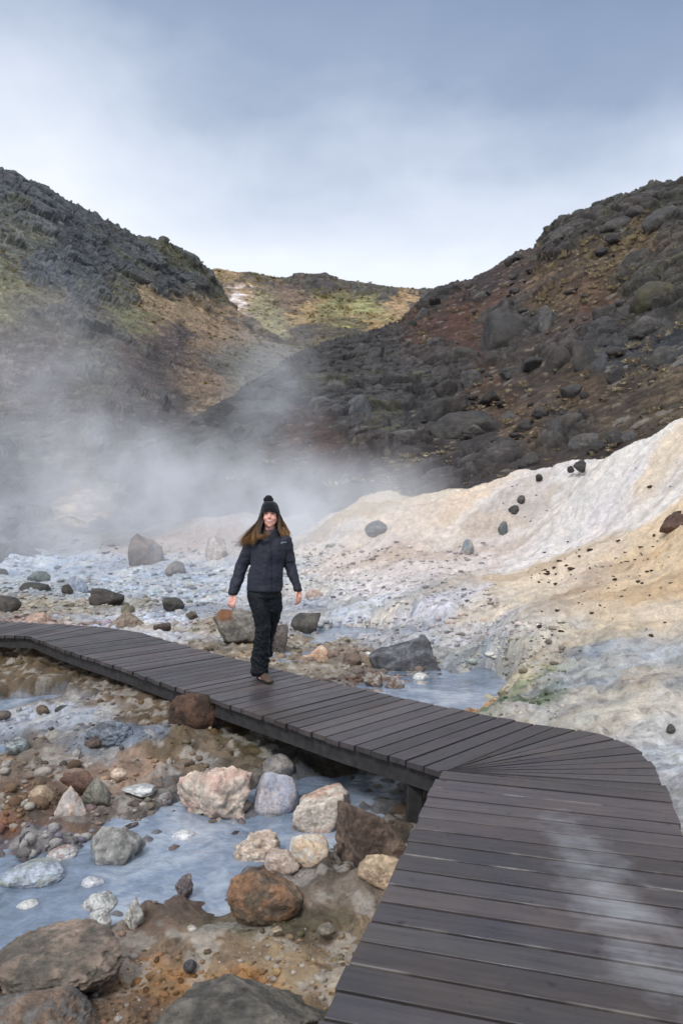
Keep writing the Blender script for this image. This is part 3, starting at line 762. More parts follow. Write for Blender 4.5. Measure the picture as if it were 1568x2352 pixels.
def rock_shape(seed, style, sub):
    """unit-box rock: returns verts scaled to fill [-.5,.5]^3, faces, noise fields"""
    d, f = ICO[sub]
    r_ = np.random.default_rng(seed)
    K = {'block': 11, 'angular': 8, 'slab': 9, 'round': 8, 'craggy': 9, 'pyramid': 7}[style]
    lo, hi = {'block': (.55, .85), 'angular': (.40, .74), 'slab': (.5, .9), 'round': (.68, .95), 'craggy': (.55, .9), 'pyramid': (.42, .8)}[style]
    nrm = r_.normal(size=(K, 3)); nrm /= np.linalg.norm(nrm, axis=1, keepdims=True)
    off = r_.uniform(lo, hi, K)
    if style == 'block':
        ax = np.array([(1, 0, 0), (-1, 0, 0), (0, 1, 0), (0, -1, 0), (0, 0, 1), (0, 0, -1)], float) + r_.normal(0, .30, (6, 3))
        nrm[:6] = ax / np.linalg.norm(ax, axis=1, keepdims=True); off[:6] = r_.uniform(.5, .62, 6)
    dots = d @ nrm.T
    rr = np.where(dots > 1e-3, off / np.maximum(dots, 1e-3), 9)
    rr = np.concatenate([rr, np.ones((len(d), 1))], 1)
    k = {'round': 13.0, 'craggy': 16.0, 'block': 50.0}.get(style, 48.0)
    r = -np.log(np.exp(-k * rr).sum(1)) / k                    # soft minimum: chamfered facets
    p = d * r[:, None]
    a = fbm(d * 1.6 + seed % 97, 4, seed + 1); b_ = fbm(d * 5.0 + seed % 53, 4, seed + 2); c_ = fbm(d * 14. + seed % 31, 3, seed + 3)
    w = {'block': (.07, .05, .016), 'angular': (.06, .045, .016), 'slab': (.07, .045, .014), 'round': (.07, .035, .014), 'craggy': (.13, .07, .022), 'pyramid': (.08, .05, .015)}[style]
    p = p * (1 + w[0] * a + w[1] * b_ + w[2] * c_)[:, None]
    if style == 'craggy':
        f1, f2, cid = worley(d * 2.6 + seed % 11, seed + 4)
        p = p * (1 + .10 * sstep(0, .35, f2 - f1) * (.4 + cid) - .06)[:, None]
    if sub >= 5: p = p * (1 + .022 * fbm(d * 26., 4, seed + 6) + .02 * np.abs(fbm(d * 9., 3, seed + 7)))[:, None]
    if style == 'pyramid':
        p[:, :2] *= (1.1 - .55 * (p[:, 2:3] + .5))
    lo_, hi_ = p.min(0), p.max(0)
    p = (p - (lo_ + hi_) / 2) / (hi_ - lo_)
    return p, f, a, b_, c_

def rock_mesh(name, seed, style, sub, w, dp, h, c1, c2, mat, rot=0, wet=None, k=1.0, amt=.0):
    p, f, a, b_, c_ = rock_shape(seed, style, sub)
    c1, c2 = lin(c1) * k, lin(c2) * k
    m = sstep(-.12 - amt, .28 - amt, a * .7 + b_ * .55)[:, None]
    col = c1 + (c2 - c1) * m
    col = col * (1 + .25 * c_ + .18 * b_)[:, None]
    pits = sstep(.3, .6, c_ * .8 + b_ * .3)[:, None]
    col = col * (1 - .4 * pits)
    if sub >= 5: col = col * (1 + .34 * fbm(p * 9.0 + seed % 13, 4, seed + 8) + .15 * fbm(p * 26., 3, seed + 9))[:, None]
    if wet is not None:
        zz = p[:, 2] + .05 * b_
        wm = (1 - sstep(wet - .03, wet + .05, zz))[:, None]
        col = col * (1 - .72 * wm)
    lum = col.mean(1, keepdims=True); col = lum + (col - lum) * .74
    v = p * np.array([w, dp, h])
    if rot:
        ca, sa = math.cos(rot), math.sin(rot)
        v = np.stack([v[:, 0] * ca - v[:, 2] * sa, v[:, 1], v[:, 0] * sa + v[:, 2] * ca], 1)
    return make_mesh(name, v, f, mat, np.clip(col, .01, .82))

# (u0, u1, vtop, vbottom, style, colour, patch colour, label, extras)
ST = 'rocks lying in and beside the stream'; BK = 'rocks on the ground beyond the boardwalk'; SL = 'dark stones on the pale slope'
ROCKS = [
 (395,574,1750,1886,'craggy',(196,176,156),(206,166,146),'large craggy pink and cream boulder standing at the stream edge',ST,{'s':3}),
 (574,684,1770,1880,'round',(176,166,168),(150,152,168),'smooth lilac grey boulder between the craggy pink and tan white boulders',ST,{'s':14}),
 (600,676,1731,1785,'round',(150,140,132),(110,108,110),'small rounded grey rock behind the smooth lilac boulder, near the boardwalk',ST,{'s':22}),
 (669,806,1806,1920,'block',(196,180,162),(176,142,120),'tan and white angular boulder in the stream left of the boardwalk post',ST,{'s':31}),
 (530,650,1900,1986,'craggy',(200,186,168),(186,160,138),'knobbly cream rock cluster in the stream below the craggy pink boulder',ST,{'s':44}),
 (661,756,1912,1988,'round',(216,206,192),(214,180,144),'rounded white rock with an orange blush in the stream',ST,{'s':52}),
 (605,688,1956,2004,'angular',(196,174,156),(176,146,126),'low pinkish rock between the knobbly cream rock and the white one',ST,{'s':63}),
 (514,696,1982,2128,'angular',(118,100,80),(150,108,70),'big orange brown angular boulder at the near stream bank',ST,{'s':78,'rot':-.2}),
 (768,950,1836,2010,'angular',(92,74,62),(120,98,80),'dark brown boulder leaning beside the boardwalk edge',ST,{'s':81,'wet':-.2}),
 (820,932,1962,2046,'angular',(186,158,122),(150,124,96),'cream tan rock at the foot of the dark brown boulder',ST,{'s':97}),
 (188,320,1892,1996,'pyramid',(134,132,126),(160,156,150),'grey pointed boulder standing in the milky stream',ST,{'s':105}),
 (-4,138,1976,2044,'round',(158,168,182),(140,144,136),'low pale blue rounded rock in the stream at the left',ST,{'s':118}),
 (178,262,2050,2104,'craggy',(192,192,186),(150,146,140),'white knobbly rock at the back of the pale cluster in the stream',ST,{'s':121}),
 (198,254,2088,2140,'craggy',(196,196,190),(156,150,146),'white knobbly rock at the front of the pale cluster in the stream',ST,{'s':135}),
 (280,328,2056,2130,'craggy',(198,196,186),(140,134,130),'upright white knobbly rock at the right of the pale cluster in the stream',ST,{'s':142}),
 (182,236,2012,2046,'round',(200,200,198),(178,178,184),'flat white stone just behind the pale knobbly cluster in the stream',ST,{'s':156}),
 (30,84,2068,2096,'round',(204,202,190),(190,190,190),'small cream stone alone in the stream at the left',ST,{'s':167}),
 (388,446,1908,1936,'round',(208,204,202),(186,186,194),'low white stone in midstream below the craggy pink boulder',ST,{'s':171}),
 (400,442,2010,2060,'craggy',(110,98,98),(140,124,122),'small dark mottled rock in the open stream left of the orange brown boulder',ST,{'s':184}),
 (100,170,1944,1985,'craggy',(190,186,182),(150,116,108),'flat pale and reddish rock beside the grey pointed boulder',ST,{'s':188}),
 (-60,266,2138,2300,'round',(108,98,84),(136,116,98),'large rounded brown grey boulder at the near left bank',ST,{'s':192,'sub':6}),
 (-90,200,2256,2440,'round',(126,102,82),(112,106,100),'orange stained grey boulder below the large rounded brown one',ST,{'s':207,'sub':6}),
 (316,776,2262,2480,'slab',(92,88,80),(112,104,92),'long dark grey boulder in front of the orange gravel beside the near boardwalk',ST,{'s':215,'sub':6}),
 (64,120,1804,1846,'angular',(176,150,116),(150,126,100),'small tan rock leftmost of the three rocks on the left bank',ST,{'s':226}),
 (120,192,1808,1876,'angular',(188,180,172),(204,170,146),'pinkish white rock in the middle of three on the left bank',ST,{'s':233}),
 (182,248,1784,1846,'pyramid',(148,142,124),(120,116,104),'greenish grey pointed rock rightmost of three on the left bank',ST,{'s':246}),
 (136,214,1772,1815,'slab',(128,92,70),(100,74,60),'red brown slab behind the three rocks on the left bank',ST,{'s':251}),
 (376,498,1588,1684,'round',(74,54,42),(98,68,48),'dark brown boulder tucked against the notch of the boardwalk edge',ST,{'s':265}),
 (182,296,1654,1716,'craggy',(124,136,150),(100,104,112),'low blue grey crusted rock on the left bank below the boardwalk',ST,{'s':273}),
 (80,110,1619,1640,'round',(116,96,72),(96,80,62),'small brown stone on the pale flat at the left edge',ST,{'s':287}),
 (122,166,1620,1638,'slab',(60,60,56),(80,78,70),'small dark flat stone on the pale flat at the left edge',ST,{'s':291}),
 (-20,22,1632,1652,'round',(110,96,84),(90,84,80),'small grey brown stone cut by the left picture edge above the bank',ST,{'s':296}),
 (276,352,1802,1828,'slab',(196,196,190),(160,160,160),'flat whitish rock on the far stream bank',ST,{'s':303}),
 (352,398,1818,1850,'craggy',(150,146,144),(110,100,96),'rough grey rock just left of the craggy pink boulder',ST,{'s':309}),
 (190,236,1692,1720,'round',(86,70,66),(110,90,80),'purple brown stone beside the low blue grey crusted rock',ST,{'s':310}),
 (20,76,1690,1712,'slab',(180,178,170),(140,138,132),'pale slab at the edge of the left water',ST,{'s':318}),
 (0,60,1700,1730,'craggy',(140,150,150),(90,96,96),'mottled blue green rock beside the pale slab at the left water',ST,{'s':321}),
 (252,290,1764,1790,'round',(210,186,156),(180,150,124),'small cream pebble on the pinkish bank',ST,{'s':329}),
 (728,772,2122,2150,'round',(150,138,116),(120,110,94),'small tan stone near the boardwalk on the near bank',ST,{'s':331}),
 (620,648,2128,2146,'round',(176,156,128),(150,130,106),'small cream stone on the near bank below the orange brown boulder',ST,{'s':337}),
 (418,450,2206,2232,'round',(86,84,88),(70,70,74),'dark grey stone on the near bank above the long dark boulder',ST,{'s':343}),
 (428,452,2126,2140,'round',(190,182,170),(160,150,140),'tiny white stone on the brown sand of the near bank',ST,{'s':347}),
 # beyond the boardwalk
 (203,281,1352,1396,'block',(62,56,54),(78,70,64),'dark flat topped boulder on the pale flat, tallest of the row',BK,{'s':403}),
 (34,108,1337,1364,'slab',(76,72,66),(60,58,54),'low dark slab on the pale flat left of the flat topped boulder',BK,{'s':412}),
 (154,199,1331,1364,'angular',(140,152,170),(120,130,146),'blue grey boulder on the pale flat beside a dark brown one',BK,{'s':421}),
 (136,166,1342,1370,'angular',(86,74,66),(70,62,58),'dark brown rock touching the blue grey boulder',BK,{'s':433}),
 (-34,40,1368,1409,'round',(72,66,62),(88,80,72),'dark boulder at the left picture edge above the boardwalk',BK,{'s':447}),
 (-14,16,1306,1330,'round',(80,80,80),(66,66,66),'small dark rock at the left picture edge on the flat',BK,{'s':451}),
 (62,112,1312,1340,'craggy',(106,116,110),(78,86,82),'greenish grey rough rock behind the low dark slab',BK,{'s':458}),
 (371,424,1374,1408,'block',(64,60,56),(82,76,68),'dark rock with flat top between pale flat and white crust patch',BK,{'s':465}),
 (276,308,1388,1411,'round',(126,120,92),(106,100,80),'small olive stone right of the flat topped boulder',BK,{'s':472}),
 (238,322,1403,1450,'pyramid',(128,106,86),(150,132,112),'brown pyramid shaped rock against the far boardwalk edge',BK,{'s':488}),
 (50,112,1407,1434,'slab',(176,140,118),(150,124,106),'flat pinkish orange rock behind the boardwalk at the left',BK,{'s':491}),
 (350,392,1430,1450,'slab',(74,62,52),(98,86,70),'small dark brown flat rock near the white crust patch',BK,{'s':503}),
 (424,455,1404,1420,'slab',(84,72,58),(110,100,80),'tiny dark flat stone right of the dark flat top rock',BK,{'s':511}),
 (488,594,1400,1488,'block',(118,112,104),(132,124,112),'big grey boulder with rust patch and dark wet foot behind the woman',BK,{'s':526,'wet':-.12,'rust':1,'sub':5}),
 (606,662,1434,1500,'angular',(96,86,82),(112,100,92),'grey brown boulder half hidden behind the legs of the woman',BK,{'s':533}),
 (570,596,1400,1422,'round',(120,96,74),(100,80,66),'small brown stone on top of the bank behind the big grey boulder',BK,{'s':536}),
 (666,736,1408,1450,'angular',(98,92,82),(74,70,66),'dark olive boulder to the right of the woman',BK,{'s':547}),
 (711,757,1482,1516,'angular',(214,182,150),(200,152,116),'orange and white shard of rock right of the boardwalk woman',BK,{'s':551}),
 (700,742,1355,1381,'round',(172,146,132),(150,124,112),'pinkish round rock on the pale ground at hand height of the woman',BK,{'s':566}),
 (292,372,1228,1300,'angular',(132,114,102),(106,96,92),'big round brown boulder half veiled by the steam',BK,{'s':575}),
 (376,426,1289,1321,'round',(120,118,118),(140,124,112),'grey boulder in front of the steam on the flat',BK,{'s':584}),
 (849,1014,1462,1550,'block',(112,114,120),(84,84,88),'broad dark slate coloured slab beyond the boardwalk by the pool',BK,{'s':597,'sub':5,'rot':.05}),
 (784,830,1500,1530,'block',(120,98,82),(96,80,70),'brown block left of the broad slate slab',BK,{'s':601}),
 (834,880,1544,1580,'craggy',(126,102,84),(160,150,140),'reddish brown rubble lump below the broad slate slab',BK,{'s':612}),
 (884,930,1552,1590,'craggy',(132,108,88),(150,146,142),'rust brown rubble lump in the middle below the slate slab',BK,{'s':618}),
 (905,930,1562,1582,'round',(176,174,174),(160,158,160),'pale round pebble among the rubble below the slate slab',BK,{'s':621}),
 (948,986,1545,1568,'round',(212,208,200),(190,186,180),'white flat stone right of the rubble by the pool',BK,{'s':635}),
 (950,986,1564,1584,'angular',(150,140,128),(190,186,176),'small pale stone at the water edge under the white flat one',BK,{'s':637}),
 (836,858,1496,1510,'slab',(205,200,196),(180,176,174),'white flake of rock beside the brown block',BK,{'s':639}),
 (1114,1142,1496,1508,'round',(214,208,198),(196,190,180),'small white stone at the head of the pool',BK,{'s':644}),
 (470,520,1226,1290,'craggy',(190,176,164),(160,140,130),'pale crusted boulder in the steam left of the woman',BK,{'s':646}),
 (690,716,1504,1520,'slab',(196,160,128),(170,140,116),'small orange flake beside the orange and white shard',BK,{'s':648}),
 # on the slope
 (837,889,1196,1230,'round',(132,130,134),(116,116,120),'grey boulder in thin steam on the white slope',SL,{'s':702}),
 (1144,1167,1198,1228,'round',(104,112,112),(88,96,96),'egg shaped grey green stone standing on the white slope',SL,{'s':711}),
 (1060,1088,1238,1271,'round',(128,138,144),(166,158,146),'grey and cream rounded stone below the egg shaped one',SL,{'s':722}),
 (1169,1195,1161,1178,'angular',(74,72,70),(60,58,58),'dark stone on the white slope above the egg shaped one',SL,{'s':733}),
 (1187,1206,1138,1154,'angular',(70,68,64),(88,84,78),'small dark stone just under the top of the white slope',SL,{'s':741}),
 (1231,1246,1089,1101,'angular',(62,60,58),(50,50,50),'black pebble high on the white slope below the dark hill',SL,{'s':752}),
 (1318,1347,1056,1078,'angular',(60,58,56),(74,70,68),'black round rock where the white slope meets the dark hill',SL,{'s':766}),
 (1303,1319,1070,1082,'round',(56,54,52),(70,66,62),'small black stone left of the round black rock on the crest',SL,{'s':768}),
 (1519,1600,1178,1214,'slab',(86,60,52),(104,74,60),'red brown slab on the orange slope at the right picture edge',SL,{'s':773}),
 (1531,1552,1663,1682,'round',(96,94,84),(80,78,72),'dark round stone alone beside the curve of the boardwalk',SL,{'s':787}),
 (1233,1250,1292,1301,'slab',(70,60,56),(90,76,70),'flat dark stone at the foot of the white slope middle',SL,{'s':791}),
]
def place(u0, u1, vt, vb, style, c1, c2, label, group, ex):
    P = ray_ground((u0 + u1) / 2, vb - (vb - vt) * .06)[0]
    if P[2] < WZ - .02 and P[1] < 8.4 and group == ST: P = at_z((u0 + u1) / 2, vb - (vb - vt) * .06, WZ - .02)
    sc = P[1] / F
    w, hv = (u1 - u0) * sc, (vb - vt) * sc
    # part of the seen height is the depth of the top seen from above
    elev = (CH - P[2]) / P[1]
    dp = w * {'block': .8, 'slab': .75, 'round': .85, 'angular': .8, 'craggy': .8, 'pyramid': .8}[style]
    h = max(hv - max(elev, 0) * dp * .45, hv * .5) * 1.42
    sub = ex.get('sub', 5 if (u1 - u0) > 110 else 4 if (u1 - u0) > 40 else 3)
    mesh = rock_mesh('rock', ex['s'], style, sub, w, dp, h, c1, c2, M_rock, ex.get('rot', 0), ex.get('wet'), 1.32 if sum(c1) > 420 else 1.1)
    if ex.get('rust'):
        at_ = mesh.color_attributes['Col']; n = len(mesh.vertices)
        cc = np.empty(n * 4, np.float32); at_.data.foreach_get('color', cc); cc = cc.reshape(-1, 4)
        co = np.empty(n * 3, np.float32); mesh.vertices.foreach_get('co', co); co = co.reshape(-1, 3)
        d = np.linalg.norm((co - np.array([-.24 * w, -.3 * dp, .40 * h])) / np.array([.20 * w, .5 * dp, .16 * h]), axis=1) + .35 * fbm(co * 6, 3, 9)
        m = (1 - sstep(.75, 1.0, d))[:, None]; cc[:, :3] = cc[:, :3] * (1 - m) + lin((124, 86, 60)) * m
        at_.data.foreach_set('color', cc.ravel())
    o = link('boulder' if w > .5 else 'stone', mesh, None, (P[0], P[1] + dp * .32, P[2] + h * .5 - .30 * h))
    if not ex.get('rot'): o.rotation_euler = (0, 0, 0)
    tag(o, label, 'boulder' if w > .5 else 'stone', group)
    return o
for r in ROCKS: place(*r)

# small dark stones sprinkled on the orange slope: eight meshes, many objects
small = [rock_mesh('stone', 900 + k, random.choice(['angular', 'round', 'slab']), 2, 1, 1, .8, (74, 58, 48), (100, 76, 58), M_rock) for k in range(8)]
pts_px = []
while len(pts_px) < 135:
    t = random.random()
    u = 1215 + 353 * random.random() ** .8; v = 1325 - (u - 1215) * .21 + random.gauss(0, 34)
    if t > .75: u = random.uniform(1180, 1568); v = random.uniform(1280, 1500)
    if t < .12: u = random.uniform(1100, 1568); v = 1140 - (u - 1100) * .2 + random.uniform(-10, 110)
    if v < 1060 or v > 1520: continue
    pts_px.append((u, v))
PP = ray_ground([p[0] for p in pts_px], [p[1] for p in pts_px], True)
for k, P in enumerate(PP):
    o = link('stone', small[k % 8], None, P); s_ = (random.lognormvariate(0, .5) * 5.0) * P[1] / F
    o.scale = (s_ * random.uniform(.9, 1.9), s_, s_ * random.uniform(.7, 1)); o.rotation_euler = (0, 0, random.uniform(0, 6.28))
    tag(o, 'small dark brown stone sprinkled on the cream and orange slope', 'stone', 'small stones sprinkled on the cream and orange slope')

# lava boulders on the right hill
LV = [(784,856,902,978,'round'),(975,1082,905,962,'angular'),(1096,1156,890,932,'angular'),(928,1006,835,882,'angular'),(1020,1102,792,848,'angular'),
 (1098,1240,690,810,'slab'),(1232,1286,694,762,'angular'),(1310,1370,766,852,'angular'),(1254,1314,786,850,'round'),(1246,1352,948,1026,'angular'),
 (1312,1390,992,1032,'round'),(1452,1566,634,724,'round'),(1438,1536,720,772,'slab'),(992,1150,938,1004,'slab'),(940,1036,1090,1130,'slab'),
 (1186,1244,1034,1084,'angular'),(1394,1432,984,1022,'round'),(1428,1464,984,1020,'round'),(1354,1392,1008,1042,'round'),(840,884,925,962,'angular'),
 (700,760,838,872,'slab'),(800,840,800,830,'round'),(860,905,782,812,'angular'),(1380,1450,496,532,'slab'),(1262,1330,514,552,'slab'),(1480,1568,470,520,'slab'),
 (1430,1500,570,606,'slab'),(1084,1120,668,690,'round'),(1160,1200,580,602,'round'),(1470,1530,434,456,'slab'),(952,985,705,735,'angular'),(920,960,735,760,'angular'),
 (560,640,892,930,'slab'),(640,700,870,905,'slab'),(700,770,905,940,'angular'),(876,960,985,1030,'slab'),(820,860,985,1015,'angular'),(1060,1110,975,1002,'angular'),
 (1150,1190,940,965,'angular'),(1120,1160,1060,1084,'round'),(1040,1090,1088,1112,'round'),(960,1010,1050,1075,'angular'),(1180,1230,960,990,'slab'),(1400,1460,840,880,'slab'),
 (1490,1560,790,850,'slab'),(1360,1420,700,745,'angular'),(1200,1260,810,850,'angular'),(1150,1200,835,870,'angular'),(1060,1110,845,890,'angular'),(880,940,850,890,'round'),
 (740,800,870,905,'round'),(1290,1340,880,915,'angular'),(1220,1262,935,960,'angular'),(1000,1050,870,905,'angular'),(850,900,900,930,'slab'),(1540,1600,560,600,'round')]
special = {0:'grey rounded lava boulder with bluish top at the left of the lava slope',5:'very large tilted lava slab in the middle of the dark hill',11:'large mossy rounded lava boulder high on the right of the dark hill',
 9:'dark wedge shaped lava boulder just above the white slope',14:'long flat lava slab at the foot of the dark hill above the white crest',12:'flat lava ledge beneath the large mossy boulder'}
for k, (u0, u1, vt, vb, stl) in enumerate(LV):
    P = LR.hit((u0 + u1) / 2, vb - (vb - vt) * .2); sc = P[1] / F
    w, h = (u1 - u0) * sc, (vb - vt) * sc
    r = random.Random(k)
    b0 = r.randint(-12, 26); c1 = (66 + b0, 63 + b0, 63 + b0); c2 = (76 + b0, 70 + b0, 64 + b0)
    if k == 0: c1, c2 = (96, 100, 106), (80, 80, 82)
    if k == 11: c1, c2 = (78, 72, 58), (84, 84, 54)
    mesh = rock_mesh('boulder', 1000 + k * 7, 'block' if stl == 'angular' and k % 2 else stl, 4, w * 1.05, w * .9, h * 1.25, c1, c2, M_lava, r.uniform(.05, .4), None, .95)
    o = link('boulder', mesh, None, (P[0], P[1] + w * .15, P[2] + h * .10))
    tag(o, special.get(k, 'dark grey lava boulder among others embedded in the dark hill'), 'boulder', 'lava boulders on the dark hill')
lv_small = [rock_mesh('boulder', 1500 + k, random.choice(['angular', 'slab', 'block', 'angular']), 3, 1, 1, .8, (66, 64, 66), (80, 70, 64), M_lava, 0, None, .95) for k in range(9)]
cnt = 0
while cnt < 235:
    u = random.uniform(430, 1568); v = random.uniform(440, 1120)
    j = int(np.clip(np.searchsorted(LR.us, u), 0, len(LR.us) - 1))
    if not (LR.v[LR.nsil, j] + 4 < v < LR.v[40, j] - 5): continue
    P = LR.hit(u, v); s_ = min(random.lognormvariate(math.log(13), .55), 44) * P[1] / F
    o = link('boulder', lv_small[cnt % 9], None, (P[0], P[1], P[2] + s_ * .10))
    o.scale = (s_ * random.uniform(.9, 1.7), s_ * random.uniform(.8, 1.2), s_ * random.uniform(.7, 1.2)); o.rotation_euler = (random.uniform(-.4, .4), random.uniform(-.4, .2), random.uniform(0, 6.28))
    tag(o, 'small dark lava rock scattered on the red brown hillside', 'boulder', 'small lava rocks scattered on the dark hill'); cnt += 1

# gravel and pebbles (stuff): denser near the stream, beyond the walkway and on the flats
def scatter(name, n, gen, size, label, kcol=(.75, 1.35), white=.15, dark=.2, sub=1, flat=.6):
    d, f = ICO[sub]
    P, S = gen(n)
    keep = ~in_poly(P[:, 0], P[:, 1], DECK_POLY); P, S = P[keep], S[keep]; n = len(P)
    z = ground_h(P[:, 0], P[:, 1])
    c = ground_color(P[:, 0], P[:, 1])
    k = rng.uniform(*kcol, n)[:, None] * rng.uniform(.92, 1.08, (n, 3)); c = c * k
    q = rng.random(n)
    c[q < dark] *= .45
    wv = q > 1 - white; c[wv] = c[wv] * .35 + np.array([.52, .49, .45]) * .65
    var = 1 + rng.normal(0, .13, (n, len(d), 1))
    ang_ = rng.uniform(0, 6.28, n)
    sc3 = np.stack([S * rng.uniform(.8, 1.5, n), S * rng.uniform(.7, 1.2, n), S * rng.uniform(flat * .7, flat * 1.4, n)], 1)
    v = d[None] * var * sc3[:, None]
    ca, sa = np.cos(ang_)[:, None], np.sin(ang_)[:, None]
    v = np.stack([v[..., 0] * ca - v[..., 1] * sa, v[..., 0] * sa + v[..., 1] * ca, v[..., 2]], -1)
    v = v + np.stack([P[:, 0], P[:, 1], z + S * .12], 1)[:, None]
    F_ = (f[None] + (np.arange(n) * len(d))[:, None, None]).reshape(-1, 3)
    me = make_mesh(name, v.reshape(-1, 3), F_, M_rock, np.clip(np.repeat(c, len(d), 0), .015, .8), True)
    return tag(link(name, me), label, 'gravel', kind='stuff')
def gen_near(n):
    u = rng.uniform(-260, 1010, n); v = rng.uniform(1480, 2420, n)
    z = -.4; y = F * (CH - z) / (v - CV); xx = (u - CU) / F * y
    clump = fbm(col3(xx, y) * 1.3, 3, 777)
    k = (clump > -.18 + rng.normal(0, .15, n)) & (poly_dist(xx, y, STREAM, WZ) > .85 + rng.normal(0, .2, n))
    xx, y = xx[k], y[k]
    return np.stack([xx, y], 1), np.minimum(rng.lognormal(math.log(4.2), .5, len(y)), 15) * y / F
scatter('gravel', 5200, gen_near, None, 'mixed brown and pale gravel on the near stream banks')
def gen_shallow(n):
    u = rng.uniform(-100, 560, n); v = 1960 - u * .16 + rng.normal(0, 55, n)
    y = F * (CH - WZ) / (v - CV); xx = (u - CU) / F * y
    k = fbm(col3(xx, y) * 2.2, 3, 779) > .02 + rng.normal(0, .1, n)
    xx, y = xx[k], y[k]
    return np.stack([xx, y], 1), np.minimum(rng.lognormal(math.log(7.5), .55, len(y)), 24) * y / F
scatter('gravel', 900, gen_shallow, None, 'grey white and reddish gravel breaking the surface of the shallow stream', white=.3, dark=.25, flat=.8)
def gen_mid(n):
    u = rng.uniform(-200, 1300, n); v = 1420 + (rng.random(n)) ** 1.2 * 230 + 0
    v = np.where(u < 500, 1345 + rng.random(n) * 110, v)
    P = np.empty((n, 3)); P[:] = ray_ground(u, v)
    k = poly_dist(P[:, 0], P[:, 1], POOL, WZ2) > .9
    P = P[k]
    return P[:, :2], np.minimum(rng.lognormal(math.log(3.6), .5, len(P)), 12) * P[:, 1] / F
scatter('gravel', 3000, gen_mid, None, 'brown and pale gravel on the ground behind the boardwalk', white=.2)
def gen_flat(n):
    u = rng.uniform(-200, 1150, n); v = rng.uniform(1245, 1400, n)
    P = ray_ground(u, v)
    return P[:, :2], np.minimum(rng.lognormal(math.log(3.0), .5, len(P)), 9) * P[:, 1] / F
scatter('gravel', 2600, gen_flat, None, 'pale blue white crust pebbles over the steaming flats', white=.3, dark=.28, kcol=(.6, 1.15), flat=.45)

# dry grass tufts on the hills (stuff)
def tufts(name, L, n, ctrl, size_px, c1, c2, label, thr):
    pts = np.array([(a[0], a[1]) for a in ctrl], float); vals = np.array([[a[4], a[3]] for a in ctrl])
    V, C, Fc, cnt = [], [], [], 0
    uu = rng.uniform(max(L.us[0], -120), min(L.us[-1], 1700), n * 8); rr = rng.integers(2, L.nsil - 1, n * 8)
    jj = np.clip(np.searchsorted(L.us, uu), 0, len(L.us) - 1)
    vv = L.v[rr, jj]; pos_ = L.xyz[rr, jj]
    f_ = idw(np.stack([uu, vv], 1), pts, vals)
    cl = fbm(pos_ / 3.0, 3, 555)
    ok = np.where((f_[:, 0] + .5 * cl > thr + rng.normal(0, .12, len(uu))) & (f_[:, 1] < .75))[0][:n]
    for i in ok:
        p = pos_[i]; s_ = rng.lognormal(math.log(size_px), .4) * p[1] / F
        nb = 24; a = rng.uniform(0, 6.28, nb); lean = rng.uniform(.25, 1.1, nb); h = s_ * rng.uniform(.6, 1.15, nb)
        base = p + np.stack([np.cos(a) * s_ * .45 * rng.random(nb), np.sin(a) * s_ * .45 * rng.random(nb), np.full(nb, .02)], 1)
        tip = base + np.stack([np.cos(a) * lean * h, np.sin(a) * lean * h - .1 * h, h * .5], 1)
        side = np.stack([-np.sin(a), np.cos(a), 0 * a], 1) * (s_ * .15)
        m = rng.random(); cc = (lin(c1) * (1 - m) + lin(c2) * m) * rng.uniform(.75, 1.25)
        V.append(np.stack([base - side, base + side, tip], 1).reshape(-1, 3)); Fc.append(np.arange(nb * 3).reshape(-1, 3) + cnt); cnt += nb * 3
        C.append(np.tile(cc, (nb * 3, 1)))
    me = make_mesh(name, np.concatenate(V), np.concatenate(Fc), M_grass, np.concatenate(C), False)
    return tag(link(name, me), label, 'grass', kind='stuff')
tufts('grass', LR, 1700, RC, 8.0, (208, 194, 166), (172, 156, 126), 'tan dry grass tufts between the lava rocks of the dark hill', .36)
tufts('grass', LH, 2200, LC, 4.0, (160, 132, 84), (128, 124, 72), 'golden and olive grass on the craggy hill', .25)
tufts('grass', LF, 1600, FC, 3.6, (172, 140, 84), (136, 136, 72), 'golden and olive grass over the far saddle', .2)
# ------------------------------------------------------------------ the woman
PX = .000885
def J(zx, zy, yy=0.0): return np.array([(zx - 780) * PX, yy, (2175 - zy) * PX])
def chain(pts, step=.22):
    """pts: (pos, (rx,ry,rz)) -> overlapping ellipsoids"""
    d, f = ICO[2]; out = []
    for (p0, r0), (p1, r1) in zip(pts[:-1], pts[1:]):
        r0 = np.array(r0 if hasattr(r0, '__len__') else (r0,) * 3, float); r1 = np.array(r1 if hasattr(r1, '__len__') else (r1,) * 3, float)
        n = max(2, int(np.linalg.norm(p1 - p0) / (step * min(r0.min(), r1.min()))) + 1)
        for k in range(n + 1):
            t = k / n; out.append((d * (r0 + (r1 - r0) * t) + (p0 + (p1 - p0) * t), f))
    return out
def ell(c, r):
    d, f = ICO[3]; return [(d * np.array(r) + np.array(c), f)]
def merge(parts, voxel, smooth=4):
    V, F_, _ = join([(v, f, np.zeros(3)) for v, f in parts])
    me = make_mesh('work', V, F_, None); ob = bpy.data.objects.new('work', me); COL.objects.link(ob)
    m = ob.modifiers.new('r', 'REMESH'); m.mode = 'VOXEL'; m.voxel_size = voxel
    if smooth:
        s_ = ob.modifiers.new('s', 'SMOOTH'); s_.iterations = smooth; s_.factor = .5
    dg = bpy.context.evaluated_depsgraph_get()
    r = bpy.data.meshes.new_from_object(ob.evaluated_get(dg)); bpy.data.objects.remove(ob)
    for p in r.polygons: p.use_smooth = True
    return r
def get_co(me):
    a = np.empty(len(me.vertices) * 3, np.float32); me.vertices.foreach_get('co', a); return a.reshape(-1, 3).astype(float)
def get_no(me):
    a = np.empty(len(me.vertices) * 3, np.float32); me.vertices.foreach_get('normal', a); return a.reshape(-1, 3).astype(float)

